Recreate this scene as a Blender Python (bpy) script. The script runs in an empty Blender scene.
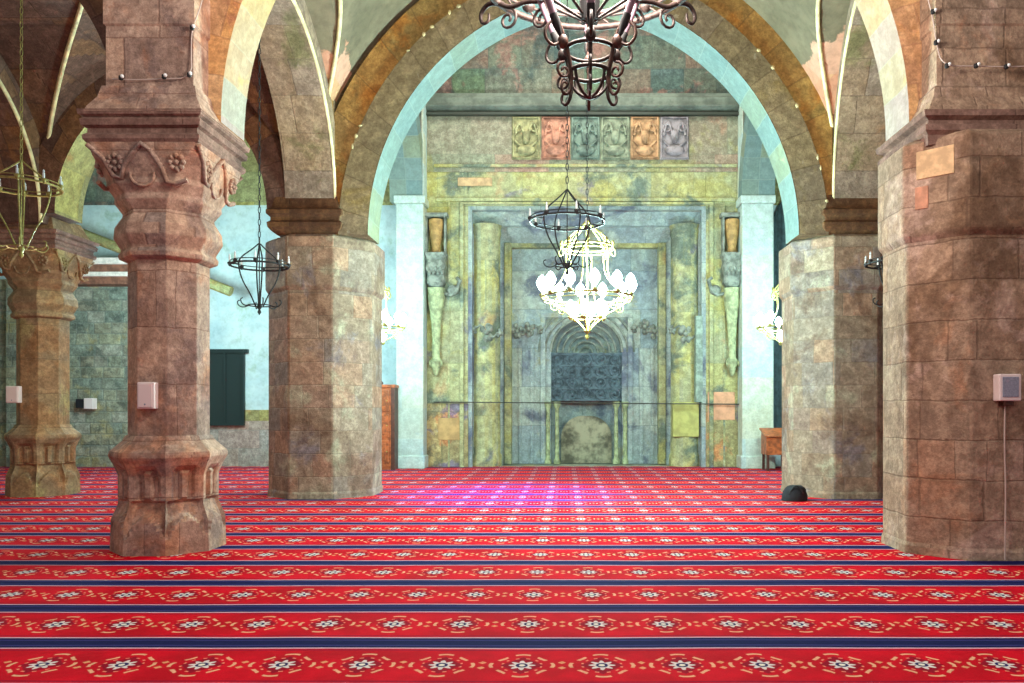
import bpy, math, random
from mathutils import Vector
random.seed(7)
PI = math.pi
C = bpy.context.scene.collection
sc = bpy.context.scene

# ------------------------------------------------------------------ camera, world, lights, exposure
F, VX, VY, H = 800.0, 565.0, 408.0, 1.6          # focal length in px, vanishing point, eye height
cam = bpy.data.cameras.new('camera'); co = bpy.data.objects.new('camera', cam); C.objects.link(co)
co.location = (0, 0, H); co.rotation_euler = (PI/2, 0, 0)
cam.sensor_width = 36; cam.lens = F/1024*36
cam.shift_x = -(VX-512)/1024; cam.shift_y = (VY-341.5)/1024
cam.clip_end = 200
sc.camera = co
w = bpy.data.worlds.new('world'); sc.world = w; w.use_nodes = True
bg = w.node_tree.nodes['Background']
bg.inputs[0].default_value = (1.0, 0.94, 0.92, 1); bg.inputs[1].default_value = .46
sc.view_settings.view_transform = 'Standard'; sc.view_settings.look = 'None'
sc.view_settings.exposure = 0.25; sc.view_settings.gamma = 1
sc.view_settings.use_curve_mapping = False
CYAN = (0.62, 1.0, 0.95)
def lamp(name, loc, power, col, size=.25, typ='POINT', rot=None, sy=None):
    l = bpy.data.lights.new(name, typ); l.energy = power; l.color = col
    if typ == 'POINT': l.shadow_soft_size = size
    else:
        l.size = size
        if sy: l.shape = 'RECTANGLE'; l.size_y = sy
    o = bpy.data.objects.new(name, l); o.location = loc
    if rot: o.rotation_euler = rot
    C.objects.link(o); return o
# the lit chandeliers' own light
lamp('chandelier_and_fill_light', (.36, 12.9, 3.62), 2500, CYAN, .5)
lamp('chandelier_and_fill_light', (-4.38, 18, 3.62), 620, (.6, .95, 1), .45)
lamp('chandelier_and_fill_light', (5.1, 18, 3.62), 620, (.6, .95, 1), .45)
lamp('aisle_fill', (-9.2, 17.4, 4.4), 760, (.62, .95, 1), .5)  # added fill brightening the left aisle's back wall, not a chandelier
# added warm fill inside the unlit bronze chandelier over the front bay
lamp('chandelier_and_fill_light', (.2, 6.5, 5.5), 1150, (1, .90, .80), .5)
# added overhead fill for the prayer niche bay, no windows modelled
lamp('niche_bay_fill', (.4, 17.6, 12.6), 600, (.93, 1.0, .88), 5, 'AREA', (math.radians(12), 0, 0), 3)
# added warm fill for the left bay of the side aisle
lamp('aisle_fill', (-7.2, 11.2, 3.0), 90, (1, .85, .6), .4)
# added violet spot lamp that makes the coloured pool on the carpet
v = lamp('added_violet_spot', (-1.0, 14.8, 7.4), 13000, (.10, .03, 1), .3)
v.data.type = 'SPOT'; v.data.spot_size = math.radians(42); v.data.spot_blend = 1.0; v.data.shadow_soft_size = .2

# ------------------------------------------------------------------ helpers: nodes
def srgb(c):
    return tuple(((x/255)/12.92 if x/255 <= .04045 else ((x/255+.055)/1.055)**2.4) for x in c) + (1,)
class NT:
    def __init__(s, name):
        s.m = bpy.data.materials.new(name); s.m.use_nodes = True
        s.t = s.m.node_tree; s.b = s.t.nodes['Principled BSDF']
    def n(s, typ, **kw):
        o = s.t.nodes.new(typ)
        for k, v in kw.items(): setattr(o, k, v)
        return o
    def lk(s, a, b): s.t.links.new(a, b)
    def put(s, v, sock):
        if isinstance(v, bpy.types.NodeSocket): s.lk(v, sock)
        elif v is not None: sock.default_value = v
    def M(s, op, a, b=None, c=None):
        o = s.n('ShaderNodeMath', operation=op)
        s.put(a, o.inputs[0]); s.put(b, o.inputs[1]); s.put(c, o.inputs[2]); return o.outputs[0]
    def V(s, x, y, z=0.0):
        o = s.n('ShaderNodeCombineXYZ'); s.put(x, o.inputs[0]); s.put(y, o.inputs[1]); s.put(z, o.inputs[2]); return o.outputs[0]
    def xyz(s, v):
        o = s.n('ShaderNodeSeparateXYZ'); s.lk(v, o.inputs[0]); return o.outputs
    def mix(s, f, a, b, bt='MIX'):
        o = s.n('ShaderNodeMix', data_type='RGBA', blend_type=bt)
        s.put(f, o.inputs[0]); s.put(a, o.inputs[6]); s.put(b, o.inputs[7]); return o.outputs[2]
    def step(s, v, lo, hi, a=0.0, b=1.0):
        o = s.n('ShaderNodeMapRange', interpolation_type='SMOOTHSTEP'); s.put(v, o.inputs[0])
        for i, x in enumerate((lo, hi, a, b)): o.inputs[i+1].default_value = x
        return o.outputs[0]
    def noise(s, vec, sc_, det=4, rough=.6, off=0, dist=0):
        if off:
            a = s.n('ShaderNodeVectorMath', operation='ADD'); s.lk(vec, a.inputs[0]); a.inputs[1].default_value = (off, off*1.7, off*.6); vec = a.outputs[0]
        o = s.n('ShaderNodeTexNoise'); s.lk(vec, o.inputs['Vector']); o.inputs['Scale'].default_value = sc_
        o.inputs['Detail'].default_value = det; o.inputs['Roughness'].default_value = rough; o.inputs['Distortion'].default_value = dist
        return o.outputs[0]
    def ramp(s, v, stops, const=False):
        o = s.n('ShaderNodeValToRGB'); s.put(v, o.inputs[0]); r = o.color_ramp
        if const: r.interpolation = 'CONSTANT'
        for i, (p, c) in enumerate(stops):
            e = r.elements[i] if i < 2 else r.elements.new(p)
            e.position = p; e.color = c
        return o.outputs[0]
    def wn(s, vec):
        o = s.n('ShaderNodeTexWhiteNoise', noise_dimensions='3D'); s.lk(vec, o.inputs['Vector']); return o.outputs[0]
    def bump(s, h, st, dist=.02):
        o = s.n('ShaderNodeBump'); s.put(h, o.inputs['Height']); o.inputs['Strength'].default_value = st; o.inputs['Distance'].default_value = dist
        s.lk(o.outputs[0], s.b.inputs['Normal'])
def simple(name, col, rough=.6, metal=0.0, em=None, es=0, var=0.0, vs=8):
    k = NT(name); c = srgb(col); k.b.inputs['Base Color'].default_value = c
    k.b.inputs['Roughness'].default_value = rough; k.b.inputs['Metallic'].default_value = metal
    if var:
        tc = k.n('ShaderNodeTexCoord'); nz = k.noise(tc.outputs['Object'], vs)
        d = tuple(x*(1-var) for x in c[:3])+(1,); l = tuple(min(1, x*(1+var)) for x in c[:3])+(1,)
        k.lk(k.mix(k.step(nz, .35, .65), d, l), k.b.inputs['Base Color'])
        k.bump(nz, .3, .01)
    if em:
        k.b.inputs['Emission Color'].default_value = srgb(em); k.b.inputs['Emission Strength'].default_value = es
    return k.m
def stone(name, pal, bw=.6, bh=.35, mortar=(90, 80, 70), mw=.010, blots=(), bump=.5, seed=1, rough=.85, grain=.35, jointless=False):
    """ashlar masonry in uv metres: every block its own tint, plus grain, stains and joints"""
    k = NT(name); tc = k.n('ShaderNodeTexCoord'); ob = tc.outputs['Object']
    u, v, _ = k.xyz(tc.outputs['UV'])
    wob = k.noise(ob, 3.0, 3, .6, seed)
    wv = k.M('MULTIPLY', k.M('SUBTRACT', wob, .5), .05)
    u = k.M('ADD', u, wv); v = k.M('ADD', v, wv)
    vr = k.M('DIVIDE', v, bh); row = k.M('FLOOR', vr)
    rr = k.wn(k.V(row, seed*3.1, .5))
    if jointless: ur = k.M('ADD', k.M('DIVIDE', u, bw), .0)
    else: ur = k.M('ADD', k.M('DIVIDE', u, k.M('MULTIPLY', k.M('ADD', rr, .7), bw)), k.M('MULTIPLY', rr, 7.3))
    cl = k.M('FLOOR', ur)
    rid = k.wn(k.V(row, cl, seed*1.0))
    n = len(pal)
    base = k.ramp(rid, [(i/max(1, n-1) if n > 1 else 0, srgb(c)) for i, c in enumerate(pal)])
    big = k.noise(ob, 1.3, 5, .65, seed*2.3)
    base = k.mix(k.step(big, .3, .7, 0, .45), base, srgb(pal[0]))
    for i, (c, scl, lo, hi, amt) in enumerate(blots):
        nz = k.noise(ob, scl, 5, .62, seed*5+i*9.7, .4)
        base = k.mix(k.step(nz, lo, hi, 0, amt), base, srgb(c))
    fine = k.noise(ob, 22, 5, .75, seed)
    med = k.noise(ob, 5.5, 5, .7, seed+4)
    base = k.mix(k.step(fine, .35, .65, grain*1.2, 0), base, (.22, .19, .18, 1), 'MULTIPLY')
    base = k.mix(k.step(med, .38, .58, grain*1.3, 0), base, (.40, .34, .31, 1), 'MULTIPLY')
    base = k.mix(k.step(med, .52, .66, 0, grain*1.1), base, (1, .98, .92, 1), 'SOFT_LIGHT')
    fu = k.M('FRACT', ur); fv = k.M('FRACT', vr)
    du = k.M('MULTIPLY', k.M('MINIMUM', fu, k.M('SUBTRACT', 1.0, fu)), bw)
    dv = k.M('MULTIPLY', k.M('MINIMUM', fv, k.M('SUBTRACT', 1.0, fv)), bh)
    d = k.M('ADD', k.M('MINIMUM', du, dv), k.M('MULTIPLY', k.M('SUBTRACT', fine, .5), .012))
    mm = k.step(d, mw*.5, mw*1.5, 1, 0)
    base = k.mix(k.M('MULTIPLY', mm, .42), base, srgb(mortar))
    k.lk(base, k.b.inputs['Base Color']); k.b.inputs['Roughness'].default_value = rough
    k.b.inputs['Specular IOR Level'].default_value = .3
    hgt = k.M('ADD', k.M('MULTIPLY', mm, -.35), k.M('ADD', k.M('MULTIPLY', fine, .55), k.M('MULTIPLY', med, .9)))
    k.bump(hgt, bump, .03)
    return k.m
def plaster(name, a, b, stain=None, seed=1, bump=.2, lowstone=None):
    k = NT(name); tc = k.n('ShaderNodeTexCoord'); ob = tc.outputs['Object']
    n1 = k.noise(ob, .9, 5, .6, seed); n2 = k.noise(ob, 7, 5, .7, seed+3)
    c = k.mix(k.step(n1, .35, .65), srgb(a), srgb(b))
    if stain: c = k.mix(k.step(k.noise(ob, 1.7, 5, .7, seed+8, .5), .52, .68, 0, .75), c, srgb(stain))
    c = k.mix(k.step(n2, .3, .6, .3, 0), c, (.4, .4, .4, 1), 'MULTIPLY')
    k.lk(c, k.b.inputs['Base Color']); k.b.inputs['Roughness'].default_value = .9
    k.bump(n2, bump, .02); return k.m

# ------------------------------------------------------------------ helpers: meshes
class MB:
    SM = False                     # round off the corners of bent bars
    def __init__(s): s.v = []; s.f = []; s.u = []; s.mi = []; s.sm = []; s.cur = 0
    def add(s, vs, fs, uvs=None, smooth=False, mi=None):
        o = len(s.v); s.v += [tuple(p) for p in vs]
        for i, f in enumerate(fs):
            s.f.append(tuple(o+j for j in f)); s.u.append(uvs[i] if uvs else None)
            s.mi.append(s.cur if mi is None else mi); s.sm.append(smooth)
    def box(s, x0, x1, y0, y1, z0, z1, mi=None):
        vs = [(x, y, z) for z in (z0, z1) for y in (y0, y1) for x in (x0, x1)]
        s.add(vs, [(0, 2, 3, 1), (4, 5, 7, 6), (0, 1, 5, 4), (2, 6, 7, 3), (0, 4, 6, 2), (1, 3, 7, 5)], mi=mi)
    def loft(s, rings, caps=True, smooth=False, mi=None, closed=True):
        n = len(rings[0]); vs = [p for r in rings for p in r]; fs = []
        for i in range(len(rings)-1):
            for j in range(n if closed else n-1):
                a = i*n+j; b = i*n+(j+1) % n; fs.append((a, b, b+n, a+n))
        s.add(vs, fs, smooth=smooth, mi=mi)
        if caps:
            s.add(rings[0], [tuple(range(n))[::-1]], mi=mi); s.add(rings[-1], [tuple(range(n))], mi=mi)
    def octa(s, cx, cy, prof, mi=None):
        """prof: (z, apothem, half front face / apothem); .414 octagon, 1 square"""
        R = []
        for z, a, q in prof:
            h = a*min(q, .999)
            R.append([(cx+x, cy+y, z) for x, y in ((-h, -a), (h, -a), (a, -h), (a, h), (h, a), (-h, a), (-a, h), (-a, -h))])
        s.loft(R, mi=mi)
    def lathe(s, cx, cy, prof, n=16, smooth=True, mi=None):
        s.loft([[(cx+r*math.cos(2*PI*j/n), cy+r*math.sin(2*PI*j/n), z) for j in range(n)] for r, z in prof], smooth=smooth, mi=mi)
    def ell(s, c, r, n=10, m=6, mi=None):
        R = []
        for i in range(m+1):
            t = -PI/2+PI*i/m; k = max(math.cos(t), .02)
            R.append([(c[0]+r[0]*k*math.cos(2*PI*j/n), c[1]+r[1]*k*math.sin(2*PI*j/n), c[2]+r[2]*math.sin(t)) for j in range(n)])
        s.loft(R, smooth=True, mi=mi)
    def tube(s, pts, r, n=6, closed=False, mi=None):
        if MB.SM and not closed and 4 <= len(pts) <= 13:
            rl = list(r) if isinstance(r, (list, tuple)) else [r]*len(pts)
            pts = [Vector(p) for p in pts]
            for _ in range(2):
                np_, nr = [pts[0]], [rl[0]]
                for i in range(len(pts)-1):
                    np_ += [pts[i]*.75+pts[i+1]*.25, pts[i]*.25+pts[i+1]*.75]; nr += [rl[i]*.75+rl[i+1]*.25, rl[i]*.25+rl[i+1]*.75]
                pts = np_+[pts[-1]]; rl = nr+[rl[-1]]
            r = rl
        P = [Vector(p) for p in pts]; N = len(P); R = []
        up = Vector((0, 0, 1)); prev = None
        for i in range(N):
            if closed: t = P[(i+1) % N]-P[(i-1) % N]
            else: t = P[min(i+1, N-1)]-P[max(i-1, 0)]
            t.normalize()
            if prev is None:
                a = t.cross(up)
                if a.length < .1: a = t.cross(Vector((1, 0, 0)))
            else: a = prev-t*prev.dot(t)
            a.normalize(); prev = a; b = t.cross(a)
            rr = r[i] if isinstance(r, (list, tuple)) else r
            R.append([P[i]+(a*math.cos(2*PI*j/n)+b*math.sin(2*PI*j/n))*rr for j in range(n)])
        if closed: R.append(R[0])
        s.loft(R, caps=not closed, smooth=True, mi=mi)
    def prism(s, poly, y0, y1, mi=None, axis='Y'):
        """poly in (x, z), extruded along y (axis Y) or (y, z) along x"""
        n = len(poly)
        def pt(a, b, z): return (a, b, z) if axis == 'Y' else (b, a, z)
        vs = [pt(x, y0, z) for x, z in poly]+[pt(x, y1, z) for x, z in poly]
        fs = [tuple(range(n)), tuple(range(2*n-1, n-1, -1))]+[(i, i+n, (i+1) % n+n, (i+1) % n) for i in range(n)]
        s.add(vs, fs, mi=mi)
    def shift(s, fn): s.v = [fn(*p) for p in s.v]
    def build(s, name, mats, parent=None, origin=None, bevel=0, label=None, cat=None, group=None, kind=None, subd=0):
        o0 = Vector(origin) if origin else (parent_loc(parent) if parent else Vector((0, 0, 0)))
        me = bpy.data.meshes.new(name)
        me.from_pydata([Vector(p)-o0 for p in s.v], [], s.f)
        for m in (mats if isinstance(mats, (list, tuple)) else [mats]): me.materials.append(m)
        uvl = me.uv_layers.new(name='UVMap')
        me.polygons.foreach_set('material_index', s.mi); me.polygons.foreach_set('use_smooth', s.sm)
        for p in me.polygons:
            us = s.u[p.index]
            if us is None:
                nx, ny, nz = p.normal
                L = math.hypot(nx, ny)
                if L < .35 : us = [(s.v[i][0], s.v[i][1]) for i in p.vertices]
                else:
                    tx, ty = -ny/L, nx/L
                    tt = L
                    us = [(s.v[i][0]*tx+s.v[i][1]*ty + nx*3.17+ny*1.3, s.v[i][2]) for i in p.vertices]
            for li, uv in zip(p.loop_indices, us): uvl.data[li].uv = uv
        me.update()
        o = bpy.data.objects.new(name, me); C.objects.link(o)
        if parent: o.parent = parent; 
        o.location = (o0-parent_loc(parent)) if (parent and origin) else (o0 if not parent else (0, 0, 0))
        if bevel:
            b = o.modifiers.new('bevel', 'BEVEL'); b.width = bevel; b.segments = 2; b.limit_method = 'ANGLE'; b.angle_limit = math.radians(25)
        if subd:
            b = o.modifiers.new('subd', 'SUBSURF'); b.levels = subd; b.render_levels = subd
        tag(o, label, cat, group, kind); return o
WL = {}
def parent_loc(p):
    v = Vector((0, 0, 0))
    while p: v = v+p.location; p = p.parent
    return v
def tag(o, label=None, cat=None, group=None, kind=None):
    if label: o['label'] = label
    if cat: o['category'] = cat
    if group: o['group'] = group
    if kind: o['kind'] = kind
def empty(name, loc, label, cat, group=None):
    o = bpy.data.objects.new(name, None); C.objects.link(o); o.location = loc; o.empty_display_size = .2
    tag(o, label, cat, group); return o
def copy_tree(o, parent=None):
    c = o.copy(); C.objects.link(c); c.parent = parent
    for ch in [x for x in C.objects if x.parent == o]: copy_tree(ch, c)
    return c
def P(px, py, Y): return ((px-VX)*Y/F, H-(py-VY)*Y/F)   # where a point seen in the photograph lies at depth Y

# ------------------------------------------------------------------ materials
M = {}
M['pink'] = stone('pink_brown_sandstone', [(196, 164, 144), (166, 138, 124), (206, 168, 142), (156, 138, 130), (202, 154, 122)], .9, .62,
                  (120, 84, 68), .007, [((208, 138, 96), 1.1, .5, .62, .55), ((128, 106, 104), 1.7, .52, .66, .6), ((222, 190, 168), 3.2, .58, .68, .5)], .55, 3)
M['pillar'] = stone('brown_ashlar', [(176, 150, 128), (150, 122, 100), (190, 158, 132), (140, 120, 102), (182, 140, 112)], .55, .42,
                    (92, 70, 56), .008, [((116, 86, 62), .8, .5, .62, .7), ((206, 176, 160), 1.9, .53, .66, .6), ((190, 134, 98), 1.4, .58, .68, .45)], .65, 5)
M['midpillar'] = stone('grey_brown_ashlar', [(164, 144, 124), (138, 116, 96), (172, 134, 110), (132, 120, 114), (178, 158, 132)], .6, .4,
                       (112, 98, 84), .008, [((116, 114, 132), 1.1, .56, .68, .55), ((190, 194, 164), 1.4, .55, .68, .5), ((112, 82, 62), 1.0, .54, .64, .6)], .5, 8)
M['imp'] = stone('dark_moulded_stone', [(146, 114, 102), (134, 102, 92), (158, 126, 110)], 1.1, 2, (80, 60, 50), .006,
                 [((84, 58, 50), 1.6, .5, .65, .6)], .4, 11)
M['capital'] = stone('mid_capital_stone', [(112, 78, 48), (96, 64, 44), (122, 88, 58)], 1.1, 2, (60, 44, 34), .006,
                     [((70, 46, 36), 2, .5, .65, .6)], .4, 12)
M['orange'] = stone('orange_voussoir', [(220, 170, 112), (212, 152, 92), (228, 190, 146), (204, 148, 112)], .62, .42, (150, 110, 84), .009,
                    [((226, 150, 60), 1.3, .52, .64, .6), ((190, 120, 100), 2.2, .56, .68, .5)], .4, 14)
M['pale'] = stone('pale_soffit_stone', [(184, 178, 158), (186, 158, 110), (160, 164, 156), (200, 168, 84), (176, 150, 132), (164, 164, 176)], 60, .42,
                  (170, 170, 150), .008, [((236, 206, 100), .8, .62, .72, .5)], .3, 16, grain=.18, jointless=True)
M['white'] = stone('lamp_tinted_soffit', [(122, 140, 134), (104, 128, 128), (138, 140, 104)], 60, .55,
                   (140, 152, 144), .008, [((214, 206, 120), .7, .64, .74, .5)], .25, 17, grain=.15, jointless=True)  # pale stone with the lamps' cyan light put into its palette
M['ringin'] = stone('olive_voussoir', [(146, 128, 96), (130, 114, 88), (156, 136, 104), (140, 124, 104)], 60, .55, (84, 68, 50), .01,
                    [((150, 126, 60), 1.2, .54, .66, .5), ((170, 160, 140), 4, .64, .7, .6)], .5, 19, jointless=True)
M['ringout'] = stone('ochre_voussoir', [(170, 136, 78), (150, 128, 80), (186, 134, 72), (164, 140, 96), (184, 146, 62)], 60, .6, (92, 70, 46), .01,
                     [((196, 120, 40), .9, .5, .64, .6), ((110, 100, 60), 1.5, .55, .68, .6)], .5, 23, jointless=True)
M['sidesoffit'] = stone('mossy_brown_soffit', [(166, 144, 126), (150, 132, 116), (174, 148, 118), (156, 128, 102)], .9, .62, (96, 78, 66), .008,
                        [((112, 116, 66), .8, .55, .66, .65), ((176, 108, 50), .7, .6, .7, .6)], .45, 29)
M['cream'] = simple('cream_plaster_rib', (222, 208, 160), .8, var=.25, vs=5)
M['darkvault'] = stone('dark_brown_vault', [(112, 82, 70), (98, 72, 62), (124, 90, 72), (136, 98, 64)], .7, .4, (66, 44, 36), .01,
                       [((140, 92, 44), 1, .56, .68, .6)], .6, 31)
M['oldcol'] = stone('olive_brown_column_stone', [(158, 134, 104), (142, 116, 90), (166, 136, 98), (150, 110, 80)], .9, .62, (110, 90, 68), .007,
                    [((170, 116, 70), 1.1, .5, .62, .5), ((176, 168, 110), 1.3, .55, .66, .5)], .5, 73)
def vaultmat():
    k = NT('vault_plaster_over_pink_stone'); tc = k.n('ShaderNodeTexCoord'); ob = tc.outputs['Object']
    geo = k.n('ShaderNodeNewGeometry'); x, y, z = k.xyz(geo.outputs['Position'])
    n1 = k.noise(ob, 1.1, 5, .6, 3); n2 = k.noise(ob, 6, 5, .7, 5)
    pl = k.mix(k.step(n1, .35, .65), srgb((104, 96, 76)), srgb((128, 116, 94)))
    st = k.ramp(k.wn(k.V(k.M('FLOOR', k.M('DIVIDE', z, .38)), k.M('FLOOR', k.M('DIVIDE', k.M('ADD', x, y), .5)), 1.0)),
                [(0, srgb((204, 158, 136))), (.5, srgb((196, 136, 108))), (1, srgb((212, 178, 128)))])
    e = k.M('ADD', z, k.M('MULTIPLY', k.M('SUBTRACT', n1, .5), 1.6))
    c = k.mix(k.step(e, 7.5, 7.57), st, pl)
    c = k.mix(k.step(n2, .3, .6, .35, 0), c, (.35, .32, .3, 1), 'MULTIPLY')
    k.lk(c, k.b.inputs['Base Color']); k.b.inputs['Roughness'].default_value = .9; k.bump(n2, .4, .03); return k.m
M['vault'] = vaultmat()
M['blue'] = plaster('pale_blue_plaster', (164, 186, 190), (186, 202, 200), (150, 170, 150), 2)
M['sidewall'] = plaster('grey_green_plaster', (150, 160, 140), (176, 180, 158), None, 5)
M['rough'] = stone('rough_green_grey_rubble', [(156, 164, 146), (134, 148, 136), (174, 172, 140), (146, 142, 124), (178, 180, 164)], .45, .3,
                   (110, 122, 114), .02, [((184, 164, 96), 1.4, .54, .66, .5), ((70, 82, 80), 1.9, .52, .64, .6)], 1.0, 37)
M['upper'] = stone('patchy_upper_masonry', [(92, 112, 100), (118, 108, 96), (142, 110, 98), (110, 130, 100), (128, 124, 112), (84, 100, 100)], 1.1, .9,
                   (78, 86, 80), .02, [((158, 112, 104), .9, .54, .62, .7), ((60, 78, 80), .7, .50, .62, .75)], .6, 41)
M['greenstone'] = stone('yellow_green_stone', [(158, 156, 104), (176, 166, 96), (150, 140, 92), (166, 172, 120)], 1.2, .8, (120, 120, 80), .014,
                        [((190, 138, 80), .8, .56, .66, .6)], .5, 43)
M['mih'] = stone('yellow_green_niche_stone', [(176, 174, 130), (160, 164, 134), (186, 178, 112), (160, 158, 130)], 1.6, 1.4, (112, 118, 84), .012,
                 [((186, 172, 84), .55, .52, .64, .5), ((190, 140, 104), .8, .58, .68, .5), ((92, 108, 104), .9, .50, .62, .8), ((118, 108, 140), 1.1, .6, .7, .6), ((200, 196, 140), 1.5, .56, .66, .6)], .35, 47, grain=.3)
M['mihlow'] = stone('patchy_lower_niche_stone', [(176, 170, 116), (150, 152, 122), (196, 160, 110), (140, 130, 110), (190, 180, 96)], 1.0, 1.5, (100, 104, 80), .014,
                    [((214, 140, 90), .9, .54, .62, .8), ((110, 104, 150), .8, .56, .64, .7), ((92, 100, 90), 1.1, .54, .64, .7)], .45, 53, grain=.35)
M['mihgrey'] = stone('blue_grey_niche_stone', [(160, 172, 170), (144, 158, 164), (176, 182, 166)], 1.4, 1.1, (84, 96, 100), .01,
                     [((88, 92, 116), .8, .50, .62, .8), ((190, 198, 184), 1.2, .54, .64, .7), ((166, 158, 110), .9, .58, .66, .6)], .35, 59, grain=.25)
M['carved'] = simple('carved_grey_stone', (118, 122, 112), .85, var=.4, vs=6)
M['carvedg'] = simple('carved_green_stone', (150, 156, 118), .85, var=.35, vs=6)
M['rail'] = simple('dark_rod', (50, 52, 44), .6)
M['corn'] = simple('dark_cornice_stone', (104, 108, 98), .85, var=.3, vs=3)
M['iron'] = simple('dark_bronze_iron', (52, 38, 34), .6, .2, var=.5, vs=30)
M['rust'] = simple('rusty_bronze', (76, 46, 34), .6, .2, var=.5, vs=25)
M['black'] = simple('black_iron', (26, 26, 28), .75, .0)
M['gold'] = simple('yellow_brass', (150, 140, 76), .5, .3, var=.3, vs=20)
M['lav'] = simple('lilac_candle_tube', (136, 108, 122), .5)
M['candle'] = simple('white_candle_tube', (232, 236, 236), .4)
M['bulb'] = simple('unlit_bulb_glass', (225, 235, 240), .15)
M['lit'] = simple('lit_bulb', (255, 255, 255), .4, 0, (205, 255, 250), 26)
M['wood'] = simple('orange_brown_wood', (152, 80, 42), .45, var=.4, vs=9)
M['darkwood'] = simple('dark_brown_wood', (74, 40, 28), .5, var=.3, vs=9)
M['glass'] = simple('dark_window_glass', (34, 46, 46), .15)
M['curtain'] = simple('dark_slate_curtain', (52, 70, 72), .8, var=.3, vs=6)
M['plastic'] = simple('white_plastic', (226, 208, 206), .4)
M['grille'] = simple('grey_speaker_grille', (136, 140, 158), .6, var=.15, vs=60)
M['cloth'] = simple('black_cloth', (16, 15, 24), .8, var=.4, vs=9)
M['cable'] = simple('pale_cable', (190, 170, 160), .5)
M['frame'] = simple('grey_window_frame', (112, 140, 136), .6)

# carpet
def carpet():
    k = NT('red_prayer_carpet'); tc = k.n('ShaderNodeTexCoord'); x, y, z = k.xyz(tc.outputs['Object'])
    wob = k.noise(tc.outputs['Object'], .35, 2)
    y0 = k.M('ADD', y, k.M('MULTIPLY', k.M('SUBTRACT', wob, .5), .10))
    RP, CP = .93, .494
    fv = k.M('FRACT', k.M('ADD', k.M('DIVIDE', k.M('SUBTRACT', y0, 5.40), RP), .5))     # .5 = navy centre
    dn = k.M('MULTIPLY', k.M('ABSOLUTE', k.M('SUBTRACT', fv, .5)), RP)                # distance from navy centre
    v = k.M('MULTIPLY', k.M('SUBTRACT', k.M('FRACT', k.M('DIVIDE', k.M('SUBTRACT', y0, 5.40), RP)), .5), RP)
    u = k.M('MULTIPLY', k.M('SUBTRACT', k.M('FRACT', k.M('ADD', k.M('DIVIDE', k.M('ADD', x, .266), CP), .5)), .5), CP)
    jx = k.noise(tc.outputs['Object'], 40, 3)
    u = k.M('ADD', u, k.M('MULTIPLY', k.M('SUBTRACT', jx, .5), .018))
    r = k.M('SQRT', k.M('ADD', k.M('POWER', k.M('ABSOLUTE', u), 2), k.M('POWER', k.M('ABSOLUTE', k.M('MULTIPLY', v, .92)), 2)))
    th = k.M('ARCTAN2', v, u)
    au, av = k.M('ABSOLUTE', u), k.M('ABSOLUTE', v)
    red = k.mix(k.step(k.noise(tc.outputs['Object'], 2.2, 4), .35, .65), srgb((204, 2, 30)), srgb((176, 2, 24)))
    # dark wine medallion
    c = k.mix(k.step(k.M('ADD', k.M('MULTIPLY', au, 1.0), k.M('MULTIPLY', av, .8)), .125, .14, .75, 0), red, srgb((120, 6, 34)))
    # cream dashes round the medallion
    seg = k.step(k.M('COSINE', k.M('MULTIPLY', th, 8)), -.45, -.15)
    ring = k.step(k.M('ABSOLUTE', k.M('SUBTRACT', r, k.M('ADD', .178, k.M('MULTIPLY', k.M('COSINE', k.M('MULTIPLY', th, 4)), .016)))), .008, .015, 1, 0)
    c = k.mix(k.M('MULTIPLY', k.M('MULTIPLY', seg, ring), .9), c, srgb((226, 168, 130)))
    seg2 = k.step(k.M('COSINE', k.M('ADD', k.M('MULTIPLY', th, 12), PI)), .3, .55)
    ring2 = k.step(k.M('ABSOLUTE', k.M('SUBTRACT', r, .122)), .004, .009, 1, 0)
    c = k.mix(k.M('MULTIPLY', k.M('MULTIPLY', seg2, ring2), .8), c, srgb((232, 150, 120)))
    # centre flower: petals, navy ring, pale eye
    pet = k.step(k.M('SUBTRACT', r, k.M('MULTIPLY', k.M('COSINE', k.M('MULTIPLY', th, 8)), .018)), .060, .070, 1, 0)
    c = k.mix(pet, c, srgb((214, 200, 196)))
    c = k.mix(k.step(r, .034, .042, 1, 0), c, srgb((40, 30, 84)))
    c = k.mix(k.step(r, .016, .022, 1, 0), c, srgb((224, 214, 196)))
    # little corner leaves between medallions
    cu = k.M('SUBTRACT', CP/2, au)
    lf = k.step(k.M('ADD', cu, k.M('ABSOLUTE', k.M('SUBTRACT', av, .05))), .022, .030, 1, 0)
    c = k.mix(k.M('MULTIPLY', lf, .7), c, srgb((226, 170, 120)))
    # stripes
    c = k.mix(k.step(k.M('ABSOLUTE', k.M('SUBTRACT', dn, .165)), .007, .011, .8, 0), c, srgb((110, 8, 50)))
    c = k.mix(k.step(k.M('ABSOLUTE', k.M('SUBTRACT', dn, .122)), .009, .014, 1, 0), c, srgb((196, 160, 176)))
    c = k.mix(k.step(dn, .108, .113, 1, 0), c, srgb((22, 24, 70)))
    c = k.mix(k.step(k.M('ABSOLUTE', k.M('SUBTRACT', dn, .060)), .007, .011, .6, 0), c, srgb((70, 60, 130)))
    pile = k.noise(tc.outputs['Object'], 160, 3)
    c = k.mix(k.step(pile, .3, .7, .35, 0), c, (.45, .4, .4, 1), 'MULTIPLY')
    k.lk(c, k.b.inputs['Base Color']); k.b.inputs['Roughness'].default_value = .95
    k.b.inputs['Specular IOR Level'].default_value = .06
    k.bump(pile, .4, .006)
    return k.m
M['carpet'] = carpet()

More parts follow.
